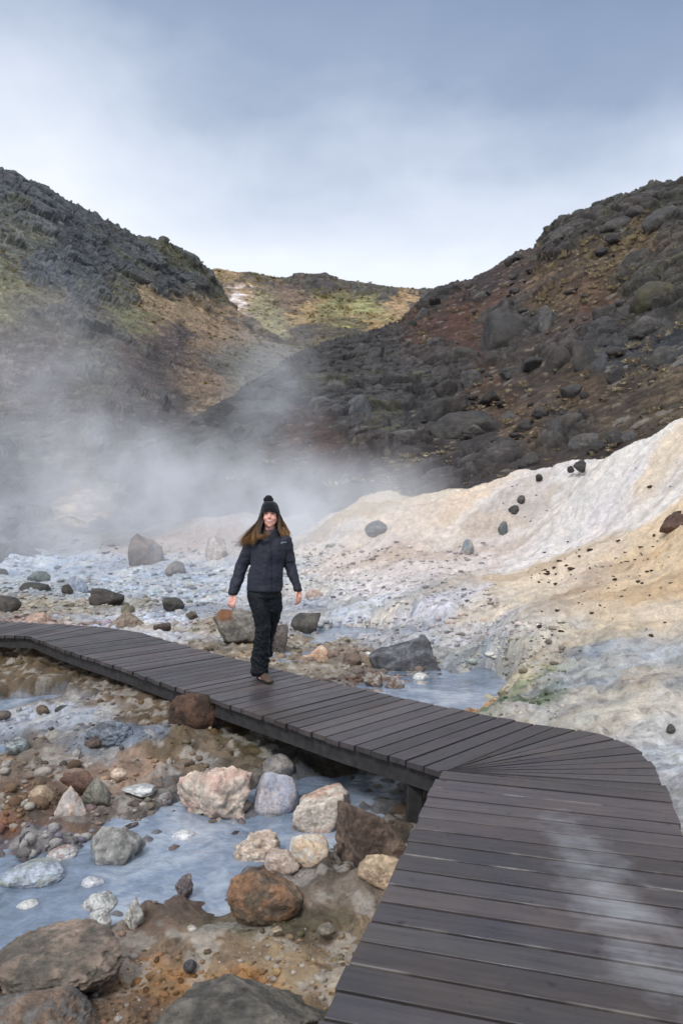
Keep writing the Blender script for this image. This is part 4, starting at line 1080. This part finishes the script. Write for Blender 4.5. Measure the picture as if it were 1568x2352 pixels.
PL = at_z(605, 1561, 0); PL[2] = .0
WO = empty('person', PL)
tag(WO, 'woman in dark navy jacket, black trousers and pompom hat walking on the boardwalk', 'person')

M_skin, nt, b = mat_nodes('skin')
at = N(nt, 'ShaderNodeAttribute', attribute_name='Col'); nt.links.new(at.outputs['Color'], b.inputs['Base Color'])
b.inputs['Roughness'].default_value = .5; b.inputs['Subsurface Weight'].default_value = .12; b.inputs['Subsurface Scale'].default_value = .01
b.inputs['Subsurface Radius'].default_value = (1, .35, .2)
M_hair, nt, b = mat_nodes('hair_strands')
at = N(nt, 'ShaderNodeAttribute', attribute_name='Col'); nt.links.new(at.outputs['Color'], b.inputs['Base Color']); b.inputs['Roughness'].default_value = .5
M_jacket = plain('navy_shell_fabric', (.021, .024, .038), .6, .3, .25, .004, 45, .05)
M_trouser = plain('black_trouser_fabric', (.006, .0095, .013), .62, .25, .3, .005, 40)
M_knit = plain('black_knit', (.009, .010, .015), .95, .15, .4, .004, 130, .2)
M_boot = plain('brown_leather', (.085, .055, .038), .6, .4, .3, .002, 60)
M_sole = plain('dark_rubber', (.02, .018, .017), .8, .3)
M_logo = plain('pale_stitching', (.62, .68, .78), .7, .2)
M_trim = plain('dark_trim', (.012, .013, .02), .6, .3)

HX = .066
# --- one continuous body
B = []
B += ell((HX, .004, 1.590), (.070, .090, .112)); B += ell((HX, -.022, 1.535), (.066, .066, .070))
B += ell((HX, -.045, 1.500), (.050, .046, .042)); B += ell((HX, -.066, 1.474), (.024, .022, .018))
B += ell((HX - .033, -.060, 1.540), (.026, .026, .024)); B += ell((HX + .033, -.060, 1.540), (.026, .026, .024))
B += chain([(np.array([HX, -.085, 1.585]), .0085), (np.array([HX, -.100, 1.553]), .0115), (np.array([HX, -.098, 1.547]), (.0165, .010, .009))], .3)
B += ell((HX, -.083, 1.519), (.032, .012, .006)); B += ell((HX, -.082, 1.508), (.026, .012, .006))
for sx_ in (-1, 1): B += ell((HX + sx_ * .063, .025, 1.560), (.010, .02, .03))
B += chain([(np.array([HX, .012, 1.52]), .052), (np.array([HX - .012, .02, 1.42]), .055)])
B += chain([(J(842, 660, .02), (.13, .07, .06)), (J(830, 850, .0), (.13, .085, .08)), (J(800, 1080, .0), (.125, .08, .08)), (J(795, 1240, .0), (.14, .09, .08))])
B += chain([(J(668, 690, .02), .05), (J(535, 955, .05), .038), (J(459, 1235, -.01), .026)])
B += chain([(J(1010, 680, .02), .05), (J(1062, 945, .06), .038), (J(1148, 1200, .0), .025)])
def hand(w, d, side, ax=(1.0, -.35, 0)):
    """w wrist, d pointing direction; side +1: thumb towards +x"""
    out = []
    d = d / np.linalg.norm(d); acr = np.array(ax, float); acr -= d * (acr @ d); acr /= np.linalg.norm(acr); nrm = np.cross(d, acr)
    if nrm[1] > 0: nrm = -nrm                      # towards the viewer
    out += chain([(w, (.024, .020, .024)), (w + d * .035, (.034, .017, .024)), (w + d * .068, (.036, .015, .018))])
    for k, (o, l) in enumerate(zip((-.030, -.010, .010, .029), (.058, .072, .078, .070) if side > 0 else (.070, .078, .072, .058))):
        b0 = w + d * .070 + acr * o
        k1 = b0 + d * l * .42 + nrm * .004 + acr * o * .06
        k2 = k1 + d * l * .30 - nrm * .014
        k3 = k2 + d * l * .20 - nrm * .020
        out += chain([(b0, .0095), (k1, .0088), (k2, .0080), (k3, .0068)], .5)
    tb = w + d * .022 + acr * side * .026 + nrm * .004
    t1 = tb + d * .030 + acr * side * .018 + nrm * .008; t2 = t1 + d * .032 + acr * side * .004 + nrm * .004
    out += chain([(tb, .0135), (t1, .0105), (t2, .0078)], .5)
    return out
B += hand(J(457, 1246, -.02), np.array([-.16, -.12, -1.0]), 1)
B += hand(J(1152, 1208, -.0), np.array([.06, -.12, -1.0]), -1, (.72, .8, 0))
HIP, KN, AN = J(710, 1270, 0), J(778, 1620, -.05), J(742, 2050, -.0)
B += chain([(HIP, .085), (KN, .052), (AN, .042)]); B += chain([(AN, .042), (J(760, 2130, -.03), .035), (J(850, 2150, -.12), (.035, .04, .02))])
H2, K2, A2 = J(872, 1270, .02), J(842, 1600, .12), J(748, 1960, .40)
B += chain([(H2, .085), (K2, .052), (A2, .042)]); B += chain([(A2, .042), (J(745, 2040, .36), .035), (J(742, 2085, .27), (.034, .05, .02))])
me = merge(B, .0042, 3)
co_ = get_co(me)
skin = lin((232, 176, 158))
c = np.tile(skin, (len(co_), 1)); n1_ = fbm(co_ * 40, 3, 5)[:, None]; c = c * (1 + .06 * n1_)
def spot(cx, cz, rx, rz, colr, hard=.25, ymax=-.03, a=1.0):
    global c
    d_ = np.sqrt(((co_[:, 0] - cx) / rx) ** 2 + ((co_[:, 2] - cz) / rz) ** 2)
    m = (1 - sstep(1 - hard, 1 + hard, d_)) * (co_[:, 1] < ymax) * (co_[:, 2] > 1.44) * a
    c = c * (1 - m[:, None]) + np.array(lin(colr)) * m[:, None]
for s_ in (-1, 1):
    spot(HX + s_ * .036, 1.545, .024, .018, (222, 152, 140), .8, a=.4)
    spot(HX + s_ * .031, 1.586, .019, .010, (150, 104, 92), .5, a=.8)
    spot(HX + s_ * .031, 1.586, .012, .0045, (52, 38, 36), .3)
    spot(HX + s_ * .030, 1.600, .022, .004, (84, 60, 48), .4, a=.8)
    spot(HX + s_ * .008, 1.543, .006, .003, (150, 92, 84), .4, a=.7)
spot(HX, 1.514, .034, .0125, (172, 100, 92), .4, a=.9)
spot(HX, 1.5165, .026, .0055, (222, 204, 194), .4)
spot(HX, 1.497, .022, .004, (190, 120, 106), .5, a=.6)
set_cols(me, np.clip(c, 0.01, .9)); me.materials.append(M_skin)
link('body', me, WO)

# --- jacket
Jk = []
def torso(rows):
    return chain([(J(zx, zy, yy), (hw * PX, dd, .03)) for (zx, zy, hw, dd, yy) in rows], .5)
Jk += torso([(850, 640, 120, .085, .02), (845, 680, 188, .105, .012), (845, 720, 200, .118, .005), (838, 820, 192, .125, .0), (822, 920, 188, .122, .0), (808, 1020, 194, .122, .0), (797, 1120, 201, .126, .0), (790, 1208, 203, .130, .0)])
Jk += chain([(J(650, 700, .02), .078), (J(592, 850, .04), .069), (J(535, 960, .05), .063), (J(495, 1110, .02), .058), (J(459, 1222, -.01), .050)])
Jk += chain([(J(1012, 690, .02), .074), (J(1040, 830, .05), .064), (J(1062, 945, .06), .058), (J(1108, 1080, .03), .052), (J(1147, 1188, .0), .043)])
for k in range(20):                                            # stand-up collar, open at the front
    a = math.radians(-68 + 316 * k / 19 + 0); cx, cy_ = .058, .015
    p0 = np.array([cx + .082 * math.sin(a + math.pi * 1.0 - math.radians(90) + 1.57), cy_ - .078 * math.cos(a + math.pi), 1.365])
    Jk += chain([(p0, (.018, .018, .03)), (p0 * np.array([1, 1, 0]) + np.array([0, 0, 1.428 + .012 * math.cos(a)]), (.013, .013, .02))], .6)
me = merge(Jk, .0075, 5)
v = get_co(me); nn = get_no(me)
arm = (v[:, 0] < -.14) | (v[:, 0] > .205)
q = v.copy(); q[:, 2] += .35 * np.where(v[:, 0] < .03, v[:, 0], -v[:, 0]) * 0
fold = np.abs(fbm(q * np.array([9, 9, 14]), 3, 41)); soft = fbm(q * np.array([7, 7, 10]), 3, 43)
v2 = v + nn * (np.where(arm, .009, .0025) * (fold - .35) + .007 * soft)[:, None]
# quilting: shallow horizontal seams
seam = np.exp(-((np.mod(v[:, 2] + .02 * soft, .105) - .05) / .006) ** 2) * (v[:, 2] < 1.30)
v2 -= nn * (seam * .0)[:, None]
cut = sstep(.822, .838, v[:, 2])                                # hem dips to the viewer's right of centre
v2[:, 2] = np.where(v2[:, 2] < .835, v2[:, 2] + .0, v2[:, 2])
me.vertices.foreach_set('co', v2.astype(np.float32).ravel()); me.update(); me.materials.append(M_jacket)
jk = link('jacket', me, WO)

def strip(name, pts, wd, th, mat, parent):
    """flat ribbon through pts lying on the chest"""
    V, Fc = [], []
    for i, p in enumerate(pts):
        d = np.array(pts[min(i + 1, len(pts) - 1)]) - np.array(pts[max(i - 1, 0)]); d /= np.linalg.norm(d)
        s_ = np.array([d[2], 0, -d[0]]) * wd / 2
        for o in (p - s_ + [0, -th, 0], p + s_ + [0, -th, 0], p + s_ + [0, th, 0], p - s_ + [0, th, 0]): V.append(o)
    for k in range(len(pts) - 1):
        for j in range(4): Fc.append((k * 4 + j, k * 4 + (j + 1) % 4, k * 4 + 4 + (j + 1) % 4, k * 4 + 4 + j))
    return link(name, make_mesh(name, np.array(V), np.array(Fc), mat, smooth=False), parent)
from mathutils.bvhtree import BVHTree
bv = BVHTree.FromPolygons([Vector(p) for p in v2], [tuple(p.vertices) for p in me.polygons])
def on_jacket(zx, zy, lift=.002):
    p = J(zx, zy); h = bv.ray_cast(Vector((p[0], -1, p[2])), Vector((0, 1, 0)))
    return np.array([p[0], (h[0].y if h[0] else -.12) - lift, p[2]])
strip('pocket_zip', [on_jacket(957, z_) for z_ in range(680, 800, 12)], .006, .003, M_trim, jk)
strip('front_zip', [on_jacket(872 + (z_ - 640) * .012, z_) for z_ in range(660, 1225, 20)], .007, .003, M_trim, jk)
strip('hem_band', [on_jacket(z_, 1205 + (z_ - 600) * .018, .003) for z_ in range(610, 980, 14)], .006, .003, M_trim, jk)
# chest wordmark
fc = bpy.data.curves.new('chest_logo', 'FONT'); fc.body = 'Columbia'; fc.size = .0205; fc.extrude = .0008; fc.align_x = 'LEFT'
fo = bpy.data.objects.new('chest_logo', fc); COL.objects.link(fo)
dg = bpy.context.evaluated_depsgraph_get(); lm = bpy.data.meshes.new_from_object(fo.evaluated_get(dg)); bpy.data.objects.remove(fo)
lc = get_co(lm); lw = lc[:, 0].max()
pl = on_jacket(985, 700); pr = on_jacket(1036, 698)
dx = (pr - pl); 
V = np.array([on_jacket(985 + (x_ / lw) * 50, 700 - (x_ / lw) * 3 - z_ / PX, .004 + t_) for x_, z_, t_ in lc])
lm.vertices.foreach_set('co', V.astype(np.float32).ravel()); lm.update(); lm.materials.clear(); lm.materials.append(M_logo)
link('chest_logo', lm, jk)
# small diamond mark before the word
mk = np.array([on_jacket(974, 698, .005), on_jacket(979, 693, .005), on_jacket(984, 698, .005), on_jacket(979, 703, .005)])
link('logo_mark', make_mesh('logo_mark', np.concatenate([mk, mk + [0, .004, 0]]), np.array([(0, 1, 2, 3), (7, 6, 5, 4), (0, 4, 5, 1), (1, 5, 6, 2), (2, 6, 7, 3), (3, 7, 4, 0)]), M_logo, smooth=False), jk)
for (zx, zy, yy, r, dirx) in ((459, 1228, -.015, .0505, 0), (1149, 1194, .0, .044, 0)):
    ring = [(J(zx, zy, yy) + np.array([0, 0, 0]), (r, r, .012)), (J(zx - 3 if zx < 700 else zx + 4, zy + 22, yy - .003), (r * .97, r * .97, .012))]
    m2 = merge(chain(ring, .5), .006, 2); m2.materials.append(M_trim); link('cuff', m2, jk)

# --- trousers
T = chain([(J(790, 1215, 0), (.158, .105, .04)), (J(785, 1275, 0), (.166, .11, .05))], .5)
T += chain([(J(715, 1270, -.005), .105), (J(752, 1420, -.03), .092), (J(782, 1620, -.05), .076), (J(765, 1800, -.03), .083), (J(745, 1960, -.01), .090), (J(738, 2060, .0), (.091, .095, .06)), (J(738, 2085, .0), (.093, .10, .05))])
T += chain([(H2, .098), (J(892, 1400, .03), .086), (J(868, 1520, .08), .076), (K2, .070), (J(785, 1800, .27), .070), (J(752, 1930, .38), (.083, .083, .06)), (J(750, 1985, .40), (.086, .088, .04))])
me = merge(T, .0075, 4)
v = get_co(me); nn = get_no(me)
w_ = np.abs(fbm(v * np.array([8, 8, 24]) + v[:, :1] * 14, 3, 51)); low = 1 - sstep(.15, .85, v[:, 2])
v = v + nn * ((.006 + .010 * low) * (w_ - .35) + .006 * fbm(v * 9, 2, 53))[:, None]
me.vertices.foreach_set('co', v.astype(np.float32).ravel()); me.update(); me.materials.append(M_trouser)
link('trousers', me, WO)

# --- shoes
def shoe(heel, toe, lift=0.0):
    d_ = (toe - heel); d_ = d_ / np.linalg.norm(d_)
    up = chain([(heel + [0, 0, .045], (.040, .042, .045)), (heel + d_ * .09 + [0, 0, .042], (.042, .044, .040)), (heel + d_ * .17 + [0, 0, .030], (.044, .044, .026)), (heel + d_ * .225 + [0, 0, .026], (.040, .040, .022))], .3)
    m1_ = merge(up, .005, 3); m1_.materials.append(M_boot); o = link('shoe', m1_, WO)
    so_ = chain([(heel + [0, 0, .010], (.042, .044, .010)), (heel + d_ * .12 + [0, 0, .010], (.042, .044, .010)), (heel + d_ * .228 + [0, 0, .012], (.042, .042, .010))], .6)
    m2_ = merge(so_, .005, 2); m2_.materials.append(M_sole); link('sole', m2_, o)
shoe(np.array([-.035, .03, .002]), np.array([.075, -.17, .002]))
shoe(np.array([-.05, .40, .085]), np.array([-.02, .20, .01]))

# --- hat
hv, hf = [], []
NR, NC = 22, 96
for i in range(NR + 1):
    t = i / NR
    for k in range(NC):
        a = 2 * math.pi * k / NC
        front_ = max(0, -math.sin(a))
        z0 = 1.562 + .041 * front_ ** 1.3
        z_ = z0 + (1.704 - z0) * math.sin(t * math.pi / 2) ** .95
        r = math.cos(t * math.pi / 2) ** .55 if t < 1 else 0
        rb = 1 + (.035 if .04 < t < .26 else 0) + .022 * math.cos(a * 24) * (1 - t * .5)
        hv.append((HX - .002 + (.0905 * r * rb) * math.cos(a) - .004 * t, .004 + .108 * r * rb * math.sin(a), z_))
hv = np.array(hv)
i_ = np.arange((NR + 1) * NC).reshape(NR + 1, NC)
hf = np.stack([i_[:-1], np.roll(i_[:-1], -1, 1), np.roll(i_[1:], -1, 1), i_[1:]], -1).reshape(-1, 4)
ht = link('hat', make_mesh('hat', hv, hf, M_knit), WO)
d, f = ICO[4]
pv = d * (.040 + .010 * np.random.default_rng(3).random((len(d), 1)) + .006 * fbm(d * 6, 2, 4)[:, None]) * np.array([1, 1, .9]) + np.array([.047, .01, 1.716])
link('pompom', make_mesh('pompom', pv, f, M_knit, smooth=False), ht)

# --- hair
hp = []
def strand(path, r0, jit, droot, seed, shade):
    r = random.Random(seed); n = 12; pts = []
    o0 = np.array([r.gauss(0, droot), r.gauss(0, droot), r.gauss(0, droot)]); o1 = np.array([r.gauss(0, jit), r.gauss(0, jit * .8), r.gauss(0, jit)])
    P_ = np.array(path); L = np.linspace(0, len(P_) - 1, n)
    cr = catmull([P_[k][None][0] for k in range(len(P_))], L)
    end = r.uniform(.72, 1.0)
    V, Fc, Cc = [], [], []
    ph, am = r.uniform(0, 6), r.uniform(.002, .007)
    for k in range(n):
        t = k / (n - 1) * end; kk = t * (n - 1); k0 = int(min(kk, n - 2)); p = cr[k0] + (cr[k0 + 1] - cr[k0]) * (kk - k0)
        p = p + o0 * (1 - t) + o1 * t ** 1.1 + np.array([math.sin(ph + t * 7), math.cos(ph * 2 + t * 6), math.sin(ph + 1 + t * 8)]) * am * t
        rad = r0 * (1 - .8 * t ** 2)
        for a in (0, 2.09, 4.19): V.append(p + rad * np.array([math.cos(a), math.sin(a), .35 * math.sin(a + 1)]))
        c0, c1, c2 = lin((52, 40, 33)), lin((104, 76, 50)), lin((200, 152, 98))
        cc_ = c0 + (c1 - c0) * min(1, t * 2.2) if t < .45 else c1 + (c2 - c1) * ((t - .45) / .55)
        Cc += [cc_ * shade] * 3
    for k in range(n - 1):
        for j in range(3): Fc.append((k * 3 + j, k * 3 + (j + 1) % 3, k * 3 + 3 + (j + 1) % 3, k * 3 + 3 + j))
    return np.array(V), np.array(Fc), np.array(Cc)
paths = [([J(936, 430, .0), J(950, 500, .0), J(970, 560, .0), J(1000, 610, .02), J(1030, 650, .03)], .012, 110, .012),
         ([J(930, 440, .02), J(935, 500, .03), J(945, 560, .04), J(960, 620, .05), J(970, 660, .06)], .012, 60, .012),
         ([J(778, 440, -.04), J(752, 510, -.07), J(720, 590, -.10), J(640, 660, -.07), J(560, 730, -.02)], .022, 120, .010),
         ([J(775, 400, -.01), J(750, 480, .02), J(715, 570, .05), J(650, 660, .08), J(600, 740, .10)], .024, 90, .012),
         ([J(772, 400, -.02), J(745, 460, .0), J(690, 545, .0), J(610, 640, .02), J(520, 760, .06)], .022, 150, .010),
         ([J(775, 420, -.03), J(735, 480, -.03), J(660, 570, -.02), J(580, 650, .0), J(500, 730, .04)], .026, 150, .010),
         ([J(768, 420, .0), J(735, 500, -.06), J(700, 600, -.125), J(690, 660, -.13), J(660, 700, -.12)], .018, 60, .010),
         ([J(772, 450, -.05), J(735, 560, -.11), J(745, 625, -.145), J(810, 625, -.15), J(868, 575, -.13)], .013, 90, .009),
         ([J(930, 400, -.02), J(965, 455, .0), J(1005, 515, .02), J(1038, 580, .03), J(1048, 640, .04)], .012, 110, .010),
         ([J(942, 400, -.03), J(956, 470, -.035), J(955, 540, -.05), J(985, 600, -.03), J(1010, 650, .0)], .010, 80, .006),
         ([J(766, 400, -.035), J(752, 470, -.045), J(748, 540, -.08), J(735, 600, -.11), J(700, 660, -.12)], .012, 70, .006),
         ([J(790, 470, .04), J(830, 560, .09), J(840, 640, .13), J(850, 720, .14)], .035, 60, .02)]
sd = 0
for path, jit, n_, dr in paths:
    for k in range(n_):
        sd += 1; hp.append(strand(path, random.uniform(.0028, .0048), jit, dr, sd, random.uniform(.65, 1.35)))
hv3, hf3, hc3 = join(hp)
d, f = ICO[3]
cap = d * np.array([.0775, .088, .118]) + np.array([HX, .022, 1.560]); 
cap = np.concatenate([cap, d * np.array([.108, .048, .13]) + np.array([HX - .004, .062, 1.455])]); capf = np.concatenate([f, f + len(d)]); capc = np.tile(lin((50, 38, 32)), (len(cap), 1))
# triangles to degenerate-free quads: keep the cap as its own mesh joined through bmesh
me = make_mesh('hair', hv3, hf3, M_hair, hc3)
hair_o = link('hair', me, WO)
link('hair_base', make_mesh('hair_base', cap, capf, M_hair, capc), hair_o)
# ------------------------------------------------------------------ steam over the vents (a real volume)
def steam(name, box, blobs, dens, nscale, label, lo=.38, hi=.72):
    (x0, x1, y0, y1, z0, z1) = box
    V = np.array([(x, y, z) for x in (x0, x1) for y in (y0, y1) for z in (z0, z1)], float)
    Fc = np.array([(0, 1, 3, 2), (4, 6, 7, 5), (0, 4, 5, 1), (2, 3, 7, 6), (0, 2, 6, 4), (1, 5, 7, 3)])
    m = bpy.data.materials.new(name); m.use_nodes = True; nt = m.node_tree; nt.nodes.clear()
    out = nt.nodes.new('ShaderNodeOutputMaterial')
    pv = nt.nodes.new('ShaderNodeVolumePrincipled')
    pv.inputs['Color'].default_value = (.93, .955, 1, 1); pv.inputs['Anisotropy'].default_value = 0
    nt.links.new(pv.outputs[0], out.inputs['Volume'])
    pos = N(nt, 'ShaderNodeNewGeometry').outputs['Position']
    acc = None
    for (c, r, a) in blobs:
        s_ = N(nt, 'ShaderNodeVectorMath', operation='SUBTRACT'); nt.links.new(pos, s_.inputs[0]); s_.inputs[1].default_value = c
        d_ = N(nt, 'ShaderNodeVectorMath', operation='DIVIDE'); nt.links.new(s_.outputs[0], d_.inputs[0]); d_.inputs[1].default_value = r
        l_ = N(nt, 'ShaderNodeVectorMath', operation='LENGTH'); nt.links.new(d_.outputs[0], l_.inputs[0])
        mr = N(nt, 'ShaderNodeMapRange', interpolation_type='SMOOTHSTEP'); nt.links.new(l_.outputs['Value'], mr.inputs[0])
        mr.inputs[1].default_value, mr.inputs[2].default_value, mr.inputs[3].default_value, mr.inputs[4].default_value = 0, 1, a, 0
        if acc is None: acc = mr.outputs[0]
        else:
            ad = N(nt, 'ShaderNodeMath', operation='ADD'); nt.links.new(acc, ad.inputs[0]); nt.links.new(mr.outputs[0], ad.inputs[1]); acc = ad.outputs[0]
    mp_ = N(nt, 'ShaderNodeMapping'); mp_.inputs['Scale'].default_value = (1.0, 1.0, 1.0); mp_.inputs['Rotation'].default_value = (0, .5, 0); nt.links.new(pos, mp_.inputs[0])
    no = N(nt, 'ShaderNodeTexNoise', Scale=nscale, Detail=4.0, Roughness=.6, Distortion=.7); nt.links.new(mp_.outputs[0], no.inputs['Vector'])
    mr = N(nt, 'ShaderNodeMapRange', interpolation_type='SMOOTHSTEP'); nt.links.new(no.outputs['Fac'], mr.inputs[0])
    mr.inputs[1].default_value, mr.inputs[2].default_value, mr.inputs[3].default_value, mr.inputs[4].default_value = lo, hi, .05, dens * 1.6
    mu = N(nt, 'ShaderNodeMath', operation='MULTIPLY'); nt.links.new(acc, mu.inputs[0]); nt.links.new(mr.outputs[0], mu.inputs[1])
    nt.links.new(mu.outputs[0], pv.inputs['Density'])
    me = make_mesh(name, V, Fc, m, smooth=False)
    return tag(link(name, me), label, 'steam', kind='stuff')
steam('steam', (-23, 6.5, 12, 48, -.6, 16),
      [((-8, 30, 2.6), (9, 9, 3.8), .85), ((-4.0, 28, 2.0), (6, 7, 2.8), .75), ((-13, 33, 5.0), (8, 8, 6.0), .27), ((-1.0, 24, 1.7), (4.4, 5.0, 2.4), 1.15), ((.4, 19, 1.5), (3.6, 5.0, 2.1), 1.35),
       ((-2.4, 30, 5.0), (3.0, 5, 4.4), .32), ((-9, 25, 1.0), (11, 6, 1.9), .8), ((-14.5, 38, 9), (6, 6, 6), .3), ((-2.5, 20.5, .8), (5.0, 4.5, 1.7), .9), ((-4.0, 42, 9), (4.0, 5, 6), .5), ((-9, 19, .4), (8, 5, 1.2), .45)],
      .16, .50, 'drifting white steam rising from the vents across the valley floor at left', .43, .60)
# ------------------------------------------------------------------ sky, sun, camera
SUN_EL, SUN_AZ = math.radians(48), math.radians(205)          # high, behind the camera and a little left
w = bpy.data.worlds.new('World'); scene.world = w; w.use_nodes = True
nt = w.node_tree; nt.nodes.clear()
out = nt.nodes.new('ShaderNodeOutputWorld')
sky = N(nt, 'ShaderNodeTexSky', sky_type='NISHITA'); sky.sun_disc = False; sky.sun_elevation = SUN_EL; sky.sun_rotation = SUN_AZ
bg1 = N(nt, 'ShaderNodeBackground', Strength=.1); nt.links.new(sky.outputs[0], bg1.inputs[0])
tc = N(nt, 'ShaderNodeTexCoord')
sp = N(nt, 'ShaderNodeSeparateXYZ'); nt.links.new(tc.outputs['Generated'], sp.inputs[0])
mpn = N(nt, 'ShaderNodeMapping'); mpn.inputs['Scale'].default_value = (1.3, 1.3, 2.3); nt.links.new(tc.outputs['Generated'], mpn.inputs[0])
cn = N(nt, 'ShaderNodeTexNoise', Scale=1.7, Detail=5.0, Roughness=.5, Distortion=.12); nt.links.new(mpn.outputs[0], cn.inputs['Vector'])
cn2 = N(nt, 'ShaderNodeTexNoise', Scale=5.0, Detail=6.0, Roughness=.55, Distortion=.5); nt.links.new(mpn.outputs[0], cn2.inputs['Vector'])
# elevation warped by cloud noise; darker towards +x
m1 = N(nt, 'ShaderNodeMath', operation='MULTIPLY_ADD'); nt.links.new(cn.outputs['Fac'], m1.inputs[0]); m1.inputs[1].default_value = .30; nt.links.new(sp.outputs['Z'], m1.inputs[2])
m2 = N(nt, 'ShaderNodeMath', operation='MULTIPLY_ADD'); nt.links.new(cn2.outputs['Fac'], m2.inputs[0]); m2.inputs[1].default_value = .06; nt.links.new(m1.outputs[0], m2.inputs[2])
m3 = N(nt, 'ShaderNodeMath', operation='MULTIPLY_ADD'); nt.links.new(sp.outputs['X'], m3.inputs[0]); m3.inputs[1].default_value = .10; nt.links.new(m2.outputs[0], m3.inputs[2])
m4 = N(nt, 'ShaderNodeMath', operation='SUBTRACT'); nt.links.new(m3.outputs[0], m4.inputs[0]); m4.inputs[1].default_value = .165
cc = ramp(nt, m4.outputs[0], [(.0, (.74, .765, .81, 1)), (.34, (.70, .735, .79, 1)), (.43, (.50, .555, .655, 1)), (.52, (.26, .325, .44, 1)), (.62, (.185, .245, .36, 1)), (.72, (.40, .48, .60, 1)), (.86, (.84, .86, .90, 1)), (1.0, (.9, .9, .9, 1))])
bg2 = N(nt, 'ShaderNodeBackground', Strength=1.0); nt.links.new(cc, bg2.inputs[0])
mx = N(nt, 'ShaderNodeMixShader'); mx.inputs[0].default_value = .9
nt.links.new(bg1.outputs[0], mx.inputs[1]); nt.links.new(bg2.outputs[0], mx.inputs[2]); nt.links.new(mx.outputs[0], out.inputs[0])

sl = bpy.data.lights.new('sun', 'SUN'); sl.energy = 1.5; sl.angle = math.radians(14); sl.color = (1, .985, .965)
so = bpy.data.objects.new('sun', sl); COL.objects.link(so)
d = Vector((math.sin(SUN_AZ) * math.cos(SUN_EL), math.cos(SUN_AZ) * math.cos(SUN_EL), math.sin(SUN_EL)))
so.rotation_euler = (-d).to_track_quat('-Z', 'Y').to_euler(); so.location = (0, -10, 30)

cam = bpy.data.cameras.new('camera'); co = bpy.data.objects.new('camera', cam); COL.objects.link(co)
co.location = (0, 0, CH); co.rotation_euler = (math.radians(90), 0, 0)
cam.sensor_fit = 'VERTICAL'; cam.sensor_height = 36; cam.lens = 36 * F / 2352
cam.clip_start = .05; cam.clip_end = 2000
cam.dof.use_dof = True; cam.dof.focus_distance = 7.2; cam.dof.aperture_fstop = 3.5
scene.camera = co
scene.view_settings.view_transform = 'Standard'; scene.view_settings.look = 'None'
scene.view_settings.exposure = 0.5; scene.view_settings.gamma = 1
cy = scene.cycles
cy.use_denoising = True; cy.denoiser = 'OPENIMAGEDENOISE'
cy.use_adaptive_sampling = True; cy.adaptive_threshold = .02
cy.max_bounces = 4; cy.diffuse_bounces = 2; cy.glossy_bounces = 2; cy.transmission_bounces = 2; cy.volume_bounces = 3; cy.transparent_max_bounces = 6
cy.sample_clamp_indirect = 4
cy.volume_step_rate = .5; cy.volume_max_steps = 128
